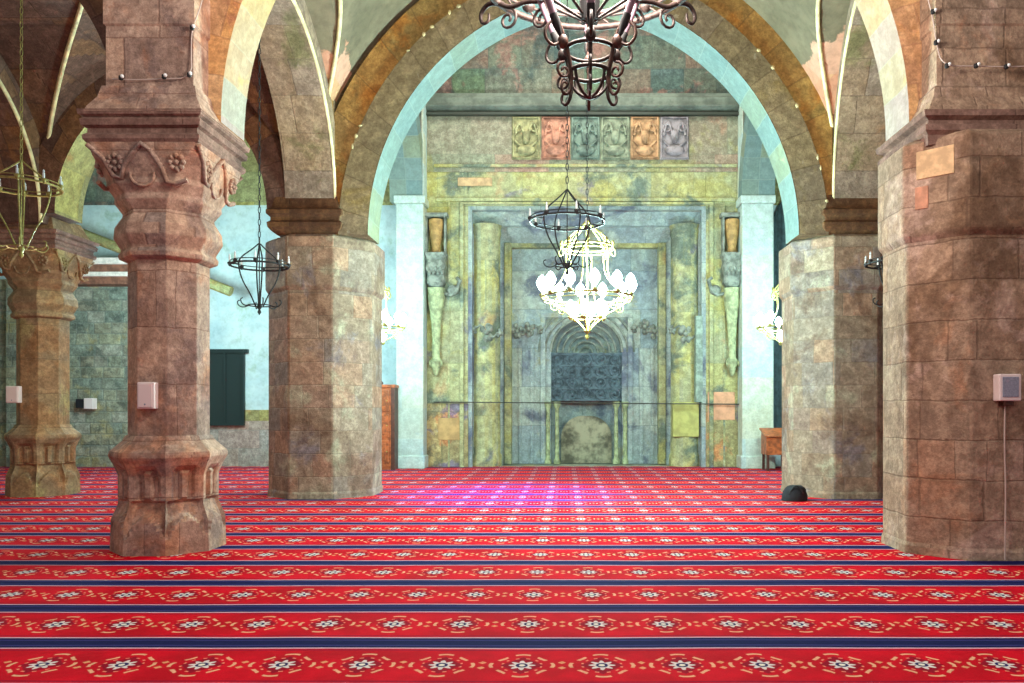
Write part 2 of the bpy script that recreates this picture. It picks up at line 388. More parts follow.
# ------------------------------------------------------------------ room shell
XL, XR, YB = -15.5, 15.5, 21.7
b = MB(); b.box(XL-.4, XR+.4, -4, YB+2.2, -.4, 0); b.build('floor', M['rough'], kind='structure')
b = MB(); b.box(XL+.05, XR-.05, -3.5, YB-.02, 0, .015)
b.build('carpet', M['carpet'], label='red prayer carpet with navy stripes and rows of flower medallions, covering the whole floor', cat='carpet')
b = MB(); b.box(XL-.4, XL, -4, YB+2.2, 0, 13.6); b.build('wall_left', M['sidewall'], kind='structure')
b = MB(); b.box(XR, XR+.4, -4, YB+2.2, 0, 13.6); b.build('wall_right', M['sidewall'], kind='structure')
# back wall round the niche: low masonry, plaster, upper masonry
b = MB()
NL, NR = -3.80, 4.76
def wallpiece(x0, x1, bands):
    for z0, z1, mi in bands: b.box(x0, x1, YB, YB+.6, z0, z1, mi=mi)
wallpiece(XL, -11.2, [(0, 5.1, 0), (5.1, 7.1, 1), (7.1, 13.6, 3)])
wallpiece(-11.2, -10.0, [(0, 5.1, 0), (5.1, 9.2, 1), (9.2, 13.6, 3)])
wallpiece(-10.0, NL, [(0, 1.25, 4), (1.25, 1.55, 2), (1.55, 7.1, 1), (7.1, 13.6, 2)])
wallpiece(NR, XR, [(0, 7.1, 1), (7.1, 13.6, 2)])
wallpiece(NL, NR, [(9.45, 13.6, 3)])
b.box(NL, NR, YB+1.9, YB+2.2, 0, 9.5, mi=2)
M['pinkgrey'] = stone('pink_grey_low_wall', [(176, 150, 140), (150, 150, 140), (190, 158, 140), (160, 164, 158)], .8, .5, (120, 120, 112), .014, [], .4, 61)
b.build('wall_back', [M['rough'], M['blue'], M['greenstone'], M['upper'], M['pinkgrey']], kind='structure')
# rubble facing low on the left, in front of plaster
b = MB(); x0, _ = P(62, 0, 21.5); x1, _ = P(150, 0, 21.5)
b.box(x0-1.5, x1, 21.5, YB, 0, 5.05); b.build('wall_back_rubble', M['rough'], kind='structure')

# ------------------------------------------------------------------ arches
def arc(c, a, z0, r, t=0.0, n=28):
    """two-centred arch: centre c, half width a, springing z0, rise r, offset t outward -> [(s, z, arclen)]"""
    R = (a*a+r*r)/(2*a); k = R-a
    A = math.acos(max(-1, min(1, k/(R+t))))
    right = [(c-k+(R+t)*math.cos(A*i/n), z0+(R+t)*math.sin(A*i/n), R*A*i/n) for i in range(n+1)]
    left = [(2*c-p[0], p[1], -p[2]) for p in right]
    tot = right[-1][2]
    return [(p[0], p[1], p[2]) for p in right]+[(p[0], p[1], 2*tot+p[2]) for p in reversed(left[:-1])]
def ring(mb, cin, cout, y0, y1, axis='X', mats=(0, 1, 2)):
    """solid voussoir ring between curves; mats: face, soffit, extrados"""
    n = len(cin)
    def pt(s, y, z): return (s, y, z) if axis == 'X' else (y, s, z)
    for i in range(n-1):
        a, b_, c, d = cin[i], cin[i+1], cout[i+1], cout[i]
        t = math.hypot(c[0]-b_[0], c[1]-b_[1])
        uvf = [(0, a[2]), (0, b_[2]), (t, c[2]), (t, d[2])]
        mb.add([pt(a[0], y0, a[1]), pt(b_[0], y0, b_[1]), pt(c[0], y0, c[1]), pt(d[0], y0, d[1])], [(0, 1, 2, 3)], [uvf], mi=mats[0])
        mb.add([pt(a[0], y1, a[1]), pt(b_[0], y1, b_[1]), pt(c[0], y1, c[1]), pt(d[0], y1, d[1])], [(3, 2, 1, 0)], [uvf[::-1]], mi=mats[0])
        uvs = [(y0, a[2]), (y1, a[2]), (y1, b_[2]), (y0, b_[2])]
        mb.add([pt(a[0], y0, a[1]), pt(a[0], y1, a[1]), pt(b_[0], y1, b_[1]), pt(b_[0], y0, b_[1])], [(0, 1, 2, 3)], [uvs], mi=mats[1])
        mb.add([pt(d[0], y0, d[1]), pt(d[0], y1, d[1]), pt(c[0], y1, c[1]), pt(c[0], y0, c[1])], [(3, 2, 1, 0)], [uvs], mi=mats[2])
    for e in (0, -1):
        a, d = cin[e], cout[e]
        mb.add([pt(a[0], y0, a[1]), pt(a[0], y1, a[1]), pt(d[0], y1, d[1]), pt(d[0], y0, d[1])], [(0, 1, 2, 3)], mi=mats[2])
def spandrel(mb, cv, s0, s1, zb, zt, y0, y1, axis='X', mi=0):
    """wall over the curve cv from s0..s1, its feet down to zb"""
    def pt(s, y, z): return (s, y, z) if axis == 'X' else (y, s, z)
    pts = sorted([(p[0], p[1]) for p in cv])
    def quad(a, b_, za, zb_):
        v = [pt(a, y0, za), pt(b_, y0, zb_), pt(b_, y0, zt), pt(a, y0, zt), pt(a, y1, za), pt(b_, y1, zb_), pt(b_, y1, zt), pt(a, y1, zt)]
        mb.add(v, [(0, 1, 2, 3), (7, 6, 5, 4), (0, 4, 5, 1), (3, 2, 6, 7)], mi=mi)
    for p, q in zip(pts, pts[1:]):
        if q[0] <= s0 or p[0] >= s1 or q[0]-p[0] < 1e-4: continue
        quad(p[0], q[0], p[1], q[1])
    if pts[0][0] > s0: quad(s0, pts[0][0], zb, zb)
    if pts[-1][0] < s1: quad(pts[-1][0], s1, zb, zb)
    for s in (s0, s1):
        mb.add([pt(s, y0, zb), pt(s, y1, zb), pt(s, y1, zt), pt(s, y0, zt)], [(0, 1, 2, 3)], mi=mi)

# --- front arcade (y 8.6 .. 9.6)
FY0, FY1 = 8.95, 9.6
cin = arc(0, 3.85, 4.80, 4.0); cou = arc(0, 3.85, 4.80, 4.0, .55)
b = MB(); ring(b, cin, cou, FY0, FY1)
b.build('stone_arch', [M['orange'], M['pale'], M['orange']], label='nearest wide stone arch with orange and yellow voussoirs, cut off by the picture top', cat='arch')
b = MB(); spandrel(b, cou, -4.98, 4.98, 4.80, 10.6, FY0+.03, FY1-.03, mi=0)
caL = arc(-7.05, 2.05, 4.80, 2.3); caLo = arc(-7.05, 2.05, 4.8, 2.3, .42)
b2 = MB(); ring(b2, caL, caLo, FY0, FY1); b2.build('stone_arch', [M['darkvault'], M['darkvault'], M['darkvault']], label='dark side arch springing leftward from the front left column', cat='arch')
spandrel(b, caLo, -9.6, -4.98, 4.8, 10.6, FY0+.03, FY1-.03, mi=1)
caR = arc(7.05, 2.05, 4.80, 2.3, .42)
spandrel(b, caR, 4.98, 9.6, 4.8, 10.6, FY0+.03, FY1-.03, mi=0)
b.box(-15.5, -9.6, FY0, FY1, 7.6, 10.6, mi=1); b.box(9.6, 15.5, FY0, FY1, 7.6, 10.6, mi=0)
b.build('wall_front', [M['orange'], M['darkvault']], kind='structure')
# --- middle arcade (y 13.95 .. 15.35)
MY0, MY1, MC = 13.95, 14.75, .32
ma, ms, mr = 3.75, 4.62, 4.25
c0 = arc(MC, ma, ms, mr, 0, 36); c1 = arc(MC, ma, ms, mr, .52, 36); c2 = arc(MC, ma, ms, mr, 1.04, 36)
root = empty('stone_arch', (MC, MY0, ms), 'wide middle arch framing the prayer niche, two rings of brown stone with pale lamp-tinted underside', 'arch')
b = MB(); ring(b, c0, c1, MY0-.03, MY1); b.build('inner_ring', [M['ringin'], M['white'], M['ringin']], root)
b = MB(); ring(b, c1, c2, MY0+.02, MY1-.1); b.build('outer_ring', [M['ringout'], M['ringout'], M['ringout']], root)
rnd = random.Random(3)
for i in range(3, len(c1)-3):
    if rnd.random() < .3:
        b = MB(); p = c1[i]; b.ell((p[0], MY0, p[1]), (.03+.03*rnd.random(), .045, .02+.05*rnd.random()), 7, 4)
        b.build('plaster_patch', M['cream'], root)
b = MB()
spandrel(b, c2, -4.87, 5.5, 5.3, 13.6, MY0+.25, MY1-.2, mi=0)
am = arc(-7.05, 1.85, 5.0, 2.35); amo = arc(-7.05, 1.85, 5.0, 2.35, .5)
spandrel(b, amo, -9.6, -4.87, 5.0, 13.6, MY0+.1, MY1-.2, mi=1)
amr = arc(7.6, 1.85, 5.0, 2.35, .5)
spandrel(b, amr, 5.5, 10.2, 5.0, 13.6, MY0+.1, MY1-.2, mi=1)
b.box(-15.5, -10.1, MY0+.1, MY1-.2, 7.4, 13.6, mi=1); b.box(10.2, 15.5, MY0+.1, MY1-.2, 7.4, 13.6, mi=1)
b.box(-10.1, -9.6, MY0+.1, MY1-.2, 4.75, 13.6, mi=1)
b.build('wall_middle', [M['ringin'], M['darkvault']], kind='structure')
b = MB(); ring(b, am, amo, MY0, MY1)
b.build('stone_arch', [M['darkvault'], M['greenstone'], M['darkvault']], label='dark side arch behind the front left column, beside the far left column', cat='arch')

# --- arches running back from the front arcade to the middle one
def yarch(xa, xb, y0, y1, wid, zs, r, mats, label, zt=9.9, rib=(True, True), face=0, t=.42):
    """xa, xb: centre line x at y0 and y1"""
    c = (y0+y1)/2; a = (y1-y0)/2; kk = (xb-xa)/(y1-y0)
    sh = lambda x, y, z: (x+xa+kk*(y-y0), y, z)
    ci = arc(c, a, zs, r); cout = arc(c, a, zs, r, t)
    root = empty('stone_arch', (xa, c, zs), label, 'arch')
    b = MB(); ring(b, ci, cout, -wid/2, wid/2, 'Y'); b.shift(sh); b.build('voussoir_ring', mats[:3], root)
    b = MB(); spandrel(b, cout, y0, y1, zs, zt, -wid/2+.03, wid/2-.03, 'Y'); b.shift(sh); b.build('arch_spandrel', mats[3], root)
    for side, on in zip((-1, 1), rib):
        if on:
            b = MB(); q = arc(c, a-.0, zs, r, .03)
            b.tube([(side*wid/2, p[0], p[1]) for p in q], .035, 6); b.shift(sh); b.build('edge_rib', M['cream'], root)
    return root
SM = [M['sidesoffit'], M['sidesoffit'], M['sidesoffit'], M['ringout']]
yarch(-4.45, -4.45, FY1, MY0, .86, 5.1, 2.5, SM, 'mossy brown arch running back from the front left column to the middle left pillar', 10.5, (False, True))
yarch(4.35, 5.12, FY1, MY0, .86, 5.1, 2.5, SM, 'brown arch running back from the front right pillar to the middle right pillar', 10.5, (True, False))
DM = [M['darkvault'], M['darkvault'], M['darkvault'], M['darkvault']]
yarch(-9.6, -9.6, FY1, MY0, .86, 4.85, 2.5, DM, 'dark arch running forward from the far left column', 9)
WM = [M['white'], M['white'], M['white'], M['upper']]
yarch(-4.45, -4.15, MY1, 20.9, .86, 7.0, 2.6, WM, 'high pale arch from the middle left pillar to the back wall', 13.6, (False, False))
yarch(5.1, 5.05, MY1, 20.9, .86, 7.0, 2.6, WM, 'high pale arch from the middle right pillar to the back wall', 13.6, (False, False))
# half pillars on the back wall beside the niche
for x0, x1, lab in ((-4.42, -3.70, 'pale half pillar against the back wall, left of the prayer niche'), (4.63, 5.45, 'pale half pillar against the back wall, right of the prayer niche')):
    b = MB(); b.box(x0, x1, 20.9, YB, .015, 6.95); b.box(x0-.05, x1+.05, 20.85, YB, 6.95, 7.15); b.box(x0-.04, x1+.04, 20.86, YB, .015, .35)
    b.box(x0, x1, 20.9, YB, 7.15, 13.5)
    M['half'] = M.get('half') or stone('pale_half_pillar', [(186, 202, 196), (174, 194, 192), (196, 198, 172), (180, 194, 198)], .8, .8, (180, 190, 176), .006,
                                       [((150, 186, 206), 1.0, .58, .7, .6)], .25, 67, grain=.2)
    b.build('half_pillar', M['half'], origin=((x0+x1)/2, 21.3, .015), bevel=.02, label=lab, cat='pillar')

# ------------------------------------------------------------------ vaults
def hgt(c, a, z0, r, t, s):
    R = (a*a+r*r)/(2*a); k = R-a; d = abs(s-c)+k
    return z0+math.sqrt(max(0.0, (R+t)**2-d*d))
def vault(name, x0, x1, y0, y1, fx, fy, mat, ribs=True, n=56, skip=None):
    b = MB(); vs = []; fs = []
    for j in range(n+1):
        for i in range(n+1):
            x = x0+(x1-x0)*i/n; y = y0+(y1-y0)*j/n
            vs.append((x, y, max(hgt(*fx, x), hgt(*fy, y))))
    for j in range(n):
        for i in range(n):
            a = j*(n+1)+i; fs.append((a, a+n+1, a+n+2, a+1))
    b.add(vs, fs); o = b.build(name, mat, kind='structure')
    md = o.modifiers.new('solid', 'SOLIDIFY'); md.thickness = .2; md.offset = -1
    if ribs:
        cx, cy = fx[0], fy[0]
        for sx in (-1, 1):
            for sy in (-1, 1):
                if (sx, sy) == skip: continue
                pts = []
                yedge = y0 if sy < 0 else y1; xe = x0 if sx < 0 else x1
                for i in range(60):
                    x = xe+(cx-xe)*i/59; h = hgt(*fx, x); lo, hi = cy, yedge
                    if hgt(*fy, cy) < h: break
                    if hgt(*fy, yedge) > h: continue
                    for _ in range(30):
                        m = (lo+hi)/2
                        if hgt(*fy, m) > h: lo = m
                        else: hi = m
                    pts.append((x, lo, h-.02))
                if len(pts) > 2:
                    q = MB(); q.tube(pts, .035, 6); q.build('vault_rib', M['cream'], o)
    return o
vault('ceiling', -4.1, 4.9, 9.5, 14.1, (MC-.1, ma, ms, mr, 1.06), (11.78, 2.17, 5.1, 2.5, .42), M['vault'])
vault('ceiling', -9.3, -4.8, 9.5, 14.1, (-7.05, 1.9, 5.0, 2.4, .4), (11.78, 2.17, 4.9, 2.5, .40), M['darkvault'], skip=(1, 1))
vault('ceiling', 4.8, 10.0, 9.5, 14.1, (7.4, 2.1, 5.0, 2.4, .4), (11.78, 2.17, 4.9, 2.5, .40), M['darkvault'], False, 20)
b = MB(); b.box(XL, -10, 9.5, 14.2, 7.9, 8.1); b.build('ceiling', M['darkvault'], kind='structure')
b = MB(); b.box(10, XR, 9.5, 14.2, 7.9, 8.1); b.build('ceiling', M['darkvault'], kind='structure')
b = MB(); b.box(XL-.4, XR+.4, MY1-.3, YB+2.2, 13.6, 13.8); b.build('ceiling', M['sidewall'], kind='structure')

# ------------------------------------------------------------------ columns and pillars
def column(cx, cy, label, mt=None):
    """slender octagonal column with carved base and capital"""
    mt = mt or M['pink']
    root = empty('column', (cx, cy, .015), label, 'column')
    b = MB(); b.octa(cx, cy, [(1.20, .40, .414), (1.30, .39, .414), (3.26, .39, .414)])
    b.build('shaft', mt, root, bevel=.012)
    # base: each of the 8 sides a grid with carved relief
    def prof(z):
        K = [(0, .55), (.35, .54), (.52, .475), (.85, .48), (.98, .53), (1.04, .565), (1.10, .565), (1.14, .52), (1.22, .44), (1.28, .41)]
        for (z0, a0), (z1, a1) in zip(K, K[1:]):
            if z <= z1: return a0+(a1-a0)*(z-z0)/(z1-z0)
        return K[-1][1]
    b = MB(); nu, nz = 14, 44
    for f in range(8):
        an = f*PI/4-PI/2; vs = []; fs = []
        nx, ny = math.cos(an), math.sin(an); tx, ty = -ny, nx
        for j in range(nz+1):
            z = 1.28*j/nz; a = prof(z); hw = a*math.tan(PI/8)
            for i in range(nu+1):
                t = -1+2*i/nu; d = 0
                leaf = .40*math.sqrt(max(0, 1-abs(t)**1.5))            # pointed leaf at the foot
                if z < leaf+.02: d += .0
                elif z < .56: d -= .055*min(1, (z-leaf)/.05)*(1-abs(t)**6)
                if .52 < z < .94 and abs(t) < .62: d -= .05*min(1, (.62-abs(t))/.15)*min(1, (z-.52)/.08, (.94-z)/.06+.2)
                if .60 < z < .90 and abs(t) < .16: d += .05
                aa = a+d*(1 if abs(t) < .98 else 0)
                vs.append((cx+nx*aa+tx*t*hw, cy+ny*aa+ty*t*hw, z+.015))
        for j in range(nz):
            for i in range(nu):
                q = j*(nu+1)+i; fs.append((q, q+1, q+nu+2, q+nu+1))
        b.add(vs, fs)
    b.build('carved_base', mt, root)
    # neck mouldings
    b = MB(); b.octa(cx, cy, [(3.22, .40, .414), (3.25, .47, .414), (3.30, .48, .414), (3.34, .45, .414), (3.37, .46, .414), (3.48, .52, .414), (3.60, .51, .414), (3.72, .44, .414), (3.80, .43, .414)])
    b.build('neck', mt, root, bevel=.012)
    # bell: octagon growing to a square, with stepped pendants
    b = MB(); b.octa(cx, cy, [(3.76, .44, .414), (3.86, .50, .46), (3.92, .49, .5), (4.02, .54, .58), (4.08, .53, .62), (4.22, .565, .72), (4.32, .585, .86), (4.44, .60, .94)])
    b.build('capital_bell', mt, root, bevel=.01)
    # relief on the four sides
    b = MB(); r2 = random.Random(2)
    for f in range(4):
        an = f*PI/2-PI/2; nx, ny = math.cos(an), math.sin(an); tx, ty = -ny, nx
        def q(t, z, d=0.0):
            a = .52+(z-3.9)/(.54)*.085+d; return (cx+nx*a+tx*t, cy+ny*a+ty*t, z)
        b.tube([q(-.58, 4.40), q(-.42, 4.26), q(-.33, 4.08), q(-.24, 4.06), q(-.2, 4.2), q(-.08, 4.34), q(0, 4.41, .01), q(.09, 4.34), q(.2, 4.16), q(.24, 4.02), q(.34, 4.0), q(.46, 4.04)], .028, 6)
        b.tube([q(.10+.13*math.cos(t), 4.08+.13*math.sin(t)) if False else q(-.02+.13*math.cos(t), 4.1+.12*math.sin(t), .0) for t in [PI*.95+i*PI*1.1/10 for i in range(11)]], .018, 5)
        for sx in (-.30, .36):
            for i in range(9):
                t = i*2*PI/8; k2 = .07 if i < 8 else 0
                b.ell(q(sx+k2*math.cos(t), 4.22+k2*math.sin(t)), (.03, .03, .03), 6, 4)
    b.build('carved_relief', mt, root)
    b = MB(); b.octa(cx, cy, [(4.43, .60, .999), (4.46, .62, .999), (4.50, .62, .999), (4.53, .585, .999), (4.58, .585, .999), (4.60, .63, .999), (4.66, .64, .999), (4.69, .61, .999), (4.71, .65, .999), (4.76, .66, .999)])
    b.build('abacus', M['imp'], root, bevel=.008)
    return root
fl = column(-4.5, 9.1, 'slender pink octagonal stone column with carved base and capital, standing front left')
fll = column(-9.62, 14.75, 'distant brown octagonal column at the left edge of the picture', M['oldcol'])

def pillar(cx, cy, a, zb, zt, mat, label, extra=None):
    root = empty('pillar', (cx, cy, .015), label, 'pillar')
    b = MB(); b.octa(cx, cy, [(.015, a+.02, .414), (.10, a+.015, .414), (.14, a, .414), (zb, a, .414)])
    b.build('lower_shaft', mat, root, bevel=.03)
    b = MB(); b.octa(cx, cy, [(zb-.02, a, .414), (zb+.05, a+.05, .414), (zt-.06, a+.05, .414), (zt, a-.06, .42)])
    b.build('upper_block', mat, root, bevel=.025)
    return root
fr = pillar(4.53, 9.1, .79, 3.42, 4.52, M['pillar'], 'massive brown octagonal stone pillar at the right, carrying the white speaker')
b = MB(); b.octa(4.46, 9.1, [(4.40, .60, .999), (4.50, .61, .999), (4.54, .65, .999), (4.60, .65, .999), (4.62, .60, .999), (4.66, .60, .999), (4.69, .66, .999), (4.75, .67, .999)])
b.build('impost', M['imp'], fr, bevel=.01)
# replaced stones set in the upper block
b = MB()
s = .707
def cham(t, z, d): # point on left front chamfer of front pillar
    ax, ay = 4.53-.84, 9.1-.348; bx_, by = 4.53-.348, 9.1-.84
    return (ax+(bx_-ax)*t-d*s, ay+(by-ay)*t-d*s, z)
def stoneslab(b, t0, t1, z0, z1, mi):
    v = [cham(t0, z0, -.02), cham(t1, z0, -.02), cham(t1, z1, -.02), cham(t0, z1, -.02), cham(t0, z0, .012), cham(t1, z0, .012), cham(t1, z1, .012), cham(t0, z1, .012)]
    b.add(v, [(4, 5, 6, 7), (0, 1, 5, 4), (1, 2, 6, 5), (2, 3, 7, 6), (3, 0, 4, 7)], mi=mi)
stoneslab(b, .22, .78, 4.06, 4.36, 0); stoneslab(b, .20, .40, 3.74, 3.98, 1)
M['ochre'] = simple('ochre_patch_stone', (210, 174, 132), .8, var=.2); M['salmon'] = simple('salmon_patch_stone', (196, 140, 112), .8, var=.2)
b.build('patch_stone', [M['ochre'], M['salmon']], fr, bevel=.006)

ml = pillar(-4.42, 14.84, .94, 3.67, 4.64, M['midpillar'], 'grey brown octagonal pillar carrying the left foot of the middle arch')
mrp = pillar(5.06, 14.84, .94, 3.67, 4.64, M['midpillar'], 'grey brown octagonal pillar carrying the right foot of the middle arch, black bundle at its foot')
for cx, par in ((-4.47, ml), (5.07, mrp)):
    b = MB(); R = []
    for z, d in ((4.62, -.06), (4.68, .02), (4.74, .07), (4.82, .08), (4.86, .03), (4.92, .03), (4.97, .09), (5.04, .09), (5.08, .02), (5.16, 0), (5.32, -.04)):
        R.append([(cx-.62-d, MY0-.03-d, z), (cx+.52+d, MY0-.03-d, z), (cx+.52+d, 15.4+d, z), (cx-.62-d, 15.4+d, z)])
        if cx > 0: R[-1] = [(2*cx-p[0], p[1], p[2]) for p in R[-1]][::-1]
    b.loft(R); b.build('capital', M['capital'], par, bevel=.01)

# brown masonry rising over the capitals
PR = [(4.74, .62, .999), (4.80, .60, .999), (4.92, .53, .999), (5.05, .50, .999), (5.06, .47, .999), (5.7, .47, .999), (5.72, .49, .999), (7.2, .49, .999)]
b = MB(); b.octa(-4.46, 9.06, PR); b.build('upper_pier', M['pink'], fl, bevel=.01)
b = MB(); b.octa(4.46, 9.06, PR); b.build('upper_pier', M['pillar'], fr, bevel=.01)
for cx, par in ((-4.45, ml), (5.09, mrp)):
    b = MB(); b.box(cx-.42, cx+.42, MY0+.02, MY1+.02, 5.3, 13.5); b.build('upper_pier', M['sidesoffit'], par)

b = MB(); b.octa(-9.6, 14.7, [(4.76, .56, .999), (4.9, .5, .999), (5.05, .44, .999)]); b.build('springer_block', M['oldcol'], fll, bevel=.01)

# ------------------------------------------------------------------ ledges and windows of the left back wall
b = MB(); x0, _ = P(55, 0, 21.0); x1, _ = P(200, 0, 21.0)
b.box(x0, x1, 20.9, 21.5, 5.05, 5.16, mi=0); b.box(x0, x1, 20.98, 21.5, 5.16, 5.36, mi=1); b.box(x0, x1, 20.85, 21.5, 5.36, 5.52, mi=0); b.box(x0, x1, 21.05, 21.5, 4.86, 5.05, mi=1)
b.build('stone_ledge', [simple('pale_ledge_stone', (226, 214, 204), .7, var=.15), simple('brown_ledge_stone', (128, 84, 66), .7, var=.3)], origin=((x0+x1)/2, 21.2, 4.9),
        label='pale and brown banded ledge high on the rubble wall at left', cat='ledge')
b = MB(); p0 = P(78, 232, 20.8); p1 = P(232, 292, 20.8)
b.tube([(p0[0], 20.75, p0[1]), ((p0[0]+p1[0])/2, 20.75, (p0[1]+p1[1])/2-.0), (p1[0], 20.75, p1[1])], .13, 8)
b.build('sloping_beam', M['greenstone'], origin=((p0[0]+p1[0])/2, 20.75, (p0[1]+p1[1])/2), label='slanting yellow green beam behind the front left column, above the banded ledge', cat='beam')
# shuttered window
x0, z1 = P(206, 353, 21.68); x1, z0 = P(245, 423, 21.68)
wroot = bpy.data.objects.new('window_1', None); C.objects.link(wroot); wroot.location = ((x0+x1)/2, 21.6, z0); wroot['kind'] = 'structure'
b = MB(); b.box(x0, x1, 21.66, 21.70, z0, z1); b.build('window_pane', M['glass'], wroot)
b = MB(); b.box(x0-.12, x1+.1, 21.60, 21.70, z1, z1+.1); b.box(x0-.05, x0+.03, 21.61, 21.7, z0, z1); b.box(x1-.06, x1, 21.61, 21.7, z0, z1); b.box((x0+x1)/2-.03, (x0+x1)/2+.03, 21.62, 21.7, z0, z1)
b.box(x0-.05, x1, 21.58, 21.7, z0-.07, z0)
b.build('window_frame', M['glass'], wroot)
# tall dark window at the right
x0, z1 = P(773, 196, 21.6); x1, z0 = P(806, 402, 21.6)
wroot = bpy.data.objects.new('window_2', None); C.objects.link(wroot); wroot.location = ((x0+x1)/2, 21.6, z0); wroot['kind'] = 'structure'
b = MB(); n = 24
pts = [(x0+(x1-x0)*i/n, 21.60+.03*math.sin(i*1.9)) for i in range(n+1)]
b.add([(p[0], p[1], 0.6) for p in pts]+[(p[0], p[1], z1-max(0, .6*(abs(i-n/2)/(n/2))**2)) for i, p in enumerate(pts)], [(i, i+1, i+n+2, i+n+1) for i in range(n)], smooth=True)
b.build('window_curtain', M['curtain'], wroot)
b = MB(); b.box(x0-.08, x0, 21.5, 21.7, .6, z1-.3); b.box(x1, x1+.08, 21.5, 21.7, .6, z1-.3)
b.build('window_frame', M['frame'], wroot)

# ------------------------------------------------------------------ the prayer niche
NY = 21.45
root = empty('prayer_niche', (.45, NY, .015), 'tall yellow green stone prayer niche with stepped frame and carved grey centre, on back wall', 'prayer niche')
def Q(px, py, Y=NY): return P(px, py, Y)
XA, XD = Q(425, 0)[0], Q(742, 0)[0]; XB, XC = Q(468, 0)[0], Q(706, 0)[0]
ZT = Q(0, 113)[1]; ZF = Q(0, 206)[1]; ZR = 1.72
b = MB()
b.box(XA, XB, NY, YB+.3, ZR, ZT); b.box(XC, XD, NY, YB+.3, ZR, ZT); b.box(XB, XC, NY, YB+.3, ZF, ZT)
b.build('outer_frame', M['mih'], root, bevel=.02)
M['band'] = stone('grey_green_and_pink_band', [(146, 152, 128), (166, 148, 130), (136, 148, 124), (178, 140, 124), (156, 158, 128)], 1.3, 1.2, (112, 112, 96), .012,
                  [((176, 168, 96), .7, .55, .66, .5), ((190, 132, 108), .8, .58, .68, .5)], .35, 71)
zq = Q(0, 172)[1]
b = MB(); b.box(XA, XD, NY-.02, NY+.05, zq, ZT); b.build('upper_band', M['band'], root, bevel=.01)
for xa, xb in ((XA, XB), (XC, XD)):
    b = MB(); b.box(xa, xb, NY-.03, YB+.3, .015, ZR); b.build('lower_frame', M['mihlow'], root, bevel=.02)
# flat band mouldings of the frame
b = MB()
for px0, px1, py, d, th in ((436, 735, 200, .07, .10), (460, 713, 204, .10, .07), (434, 737, 166, .06, .08)):
    x0, z = Q(px0, py); x1, _ = Q(px1, py); b.box(x0, x1, NY-d, NY+.02, z-th/2, z+th/2)
for px, d, wd, py in ((462, .09, .11, 204), (711, .09, .11, 204), (449, .04, .06, 200), (724, .04, .06, 200)):
    x, z = Q(px, py); b.box(x-wd/2, x+wd/2, NY-d, NY+.02, .015, z)
b.build('frame_moulding', M['mih'], root, bevel=.015)
# splayed reveal: from the frame mouth back to the inner frame
Y2 = 22.45
xi0, zi = P(504, 243, Y2); xi1, _ = P(666, 243, Y2)
b = MB()
steps = [(0, 0), (.12, 0), (.12, .25), (.34, .45), (.55, .5), (.55, .62), (.8, .85), (1, 1)]
Rg = []
for fx, fy in steps:
    y = NY+.02+(Y2-NY)*fy
    xa = XB+(xi0-XB)*fx; xb = XC+(xi1-XC)*fx; zt = ZF+(zi-ZF)*fx
    Rg.append([(xa, y, 0.0), (xa, y, zt), (xb, y, zt), (xb, y, 0.0)])
b.loft(Rg, caps=False, closed=False)
b.build('splayed_reveal', M['mihgrey'], root)
# round engaged shafts in the reveal
for px in (486, 685):
    x, _ = P(px, 0, 21.95); _, zt = P(px, 226, 21.95)
    b = MB(); b.lathe(x, 21.98, [(.44, .015), (.44, .3), (.40, .36), (.39, 1.7), (.41, 1.74), (.39, 1.8), (.39, zt-.3), (.42, zt-.2), (.40, zt-.12), (.43, zt)], 24)
    b.build('engaged_shaft', M['mih'], root)
# inner frame and back panel
Y3 = 22.75
b = MB()
for px in (508, 662):
    x, _ = P(px, 0, Y2); b.box(x-.10, x+.10, Y2-.08, Y3, .015, zi)
b.box(xi0-.3, xi1+.3, Y2+.04, Y3, zi-.12, zi+.4)
b.build('inner_frame', M['mih'], root, bevel=.02)
xn0, _ = P(551, 0, Y3); xn1, _ = P(622, 0, Y3); _, za = P(0, 352, Y3); cxn = (xn0+xn1)/2; an_ = (xn1-xn0)/2
b = MB(); cv = arc(cxn, an_, za, .95)
spandrel(b, cv, xi0-.2, xi1+.2, .015, zi+.2, Y3, Y3+.3)
b.build('back_panel', M['mihgrey'], root)
b = MB()
n = 16; R = []                          # half round niche with half dome
for k_ in range(14):
    if k_ < 6: z = .015+(za-.015)*k_/5; kk = 1
    else: tt = (k_-5)/8*PI/2; z = za+.95*math.sin(tt); kk = max(.02, math.cos(tt))
    R.append([(cxn-an_*kk*math.cos(PI*i/n), Y3+.02+.75*kk*math.sin(PI*i/n), z) for i in range(n+1)])
b.loft(R, caps=False, closed=False, smooth=True); b.build('niche_hollow', M['mihgrey'], root)
# concentric arch mouldings over the niche
b = MB()
for t, r_ in ((0, .045), (.16, .035), (.34, .04)):
    q = arc(cxn, an_, za, .95, t); b.tube([(p[0], Y3-.02, p[1]) for p in q], r_, 6)
for i in range(5):
    q = arc(cxn, an_*(.82-.16*i), za, .95*(.82-.16*i)); b.tube([(p[0], Y3+.12+.09*i, p[1]) for p in q], .035, 6)
b.build('niche_arch_moulding', M['carved'], root)
# rectangular surround of the niche
b = MB(); x0, zt = P(543, 318, Y3); x1, _ = P(630, 318, Y3)
b.box(x0-.07, x0+.07, Y3-.1, Y3, .015, zt); b.box(x1-.07, x1+.07, Y3-.1, Y3, .015, zt); b.box(x0-.07, x1+.07, Y3-.1, Y3, zt, zt+.14)
b.build('niche_surround', M['mihgrey'], root, bevel=.015)
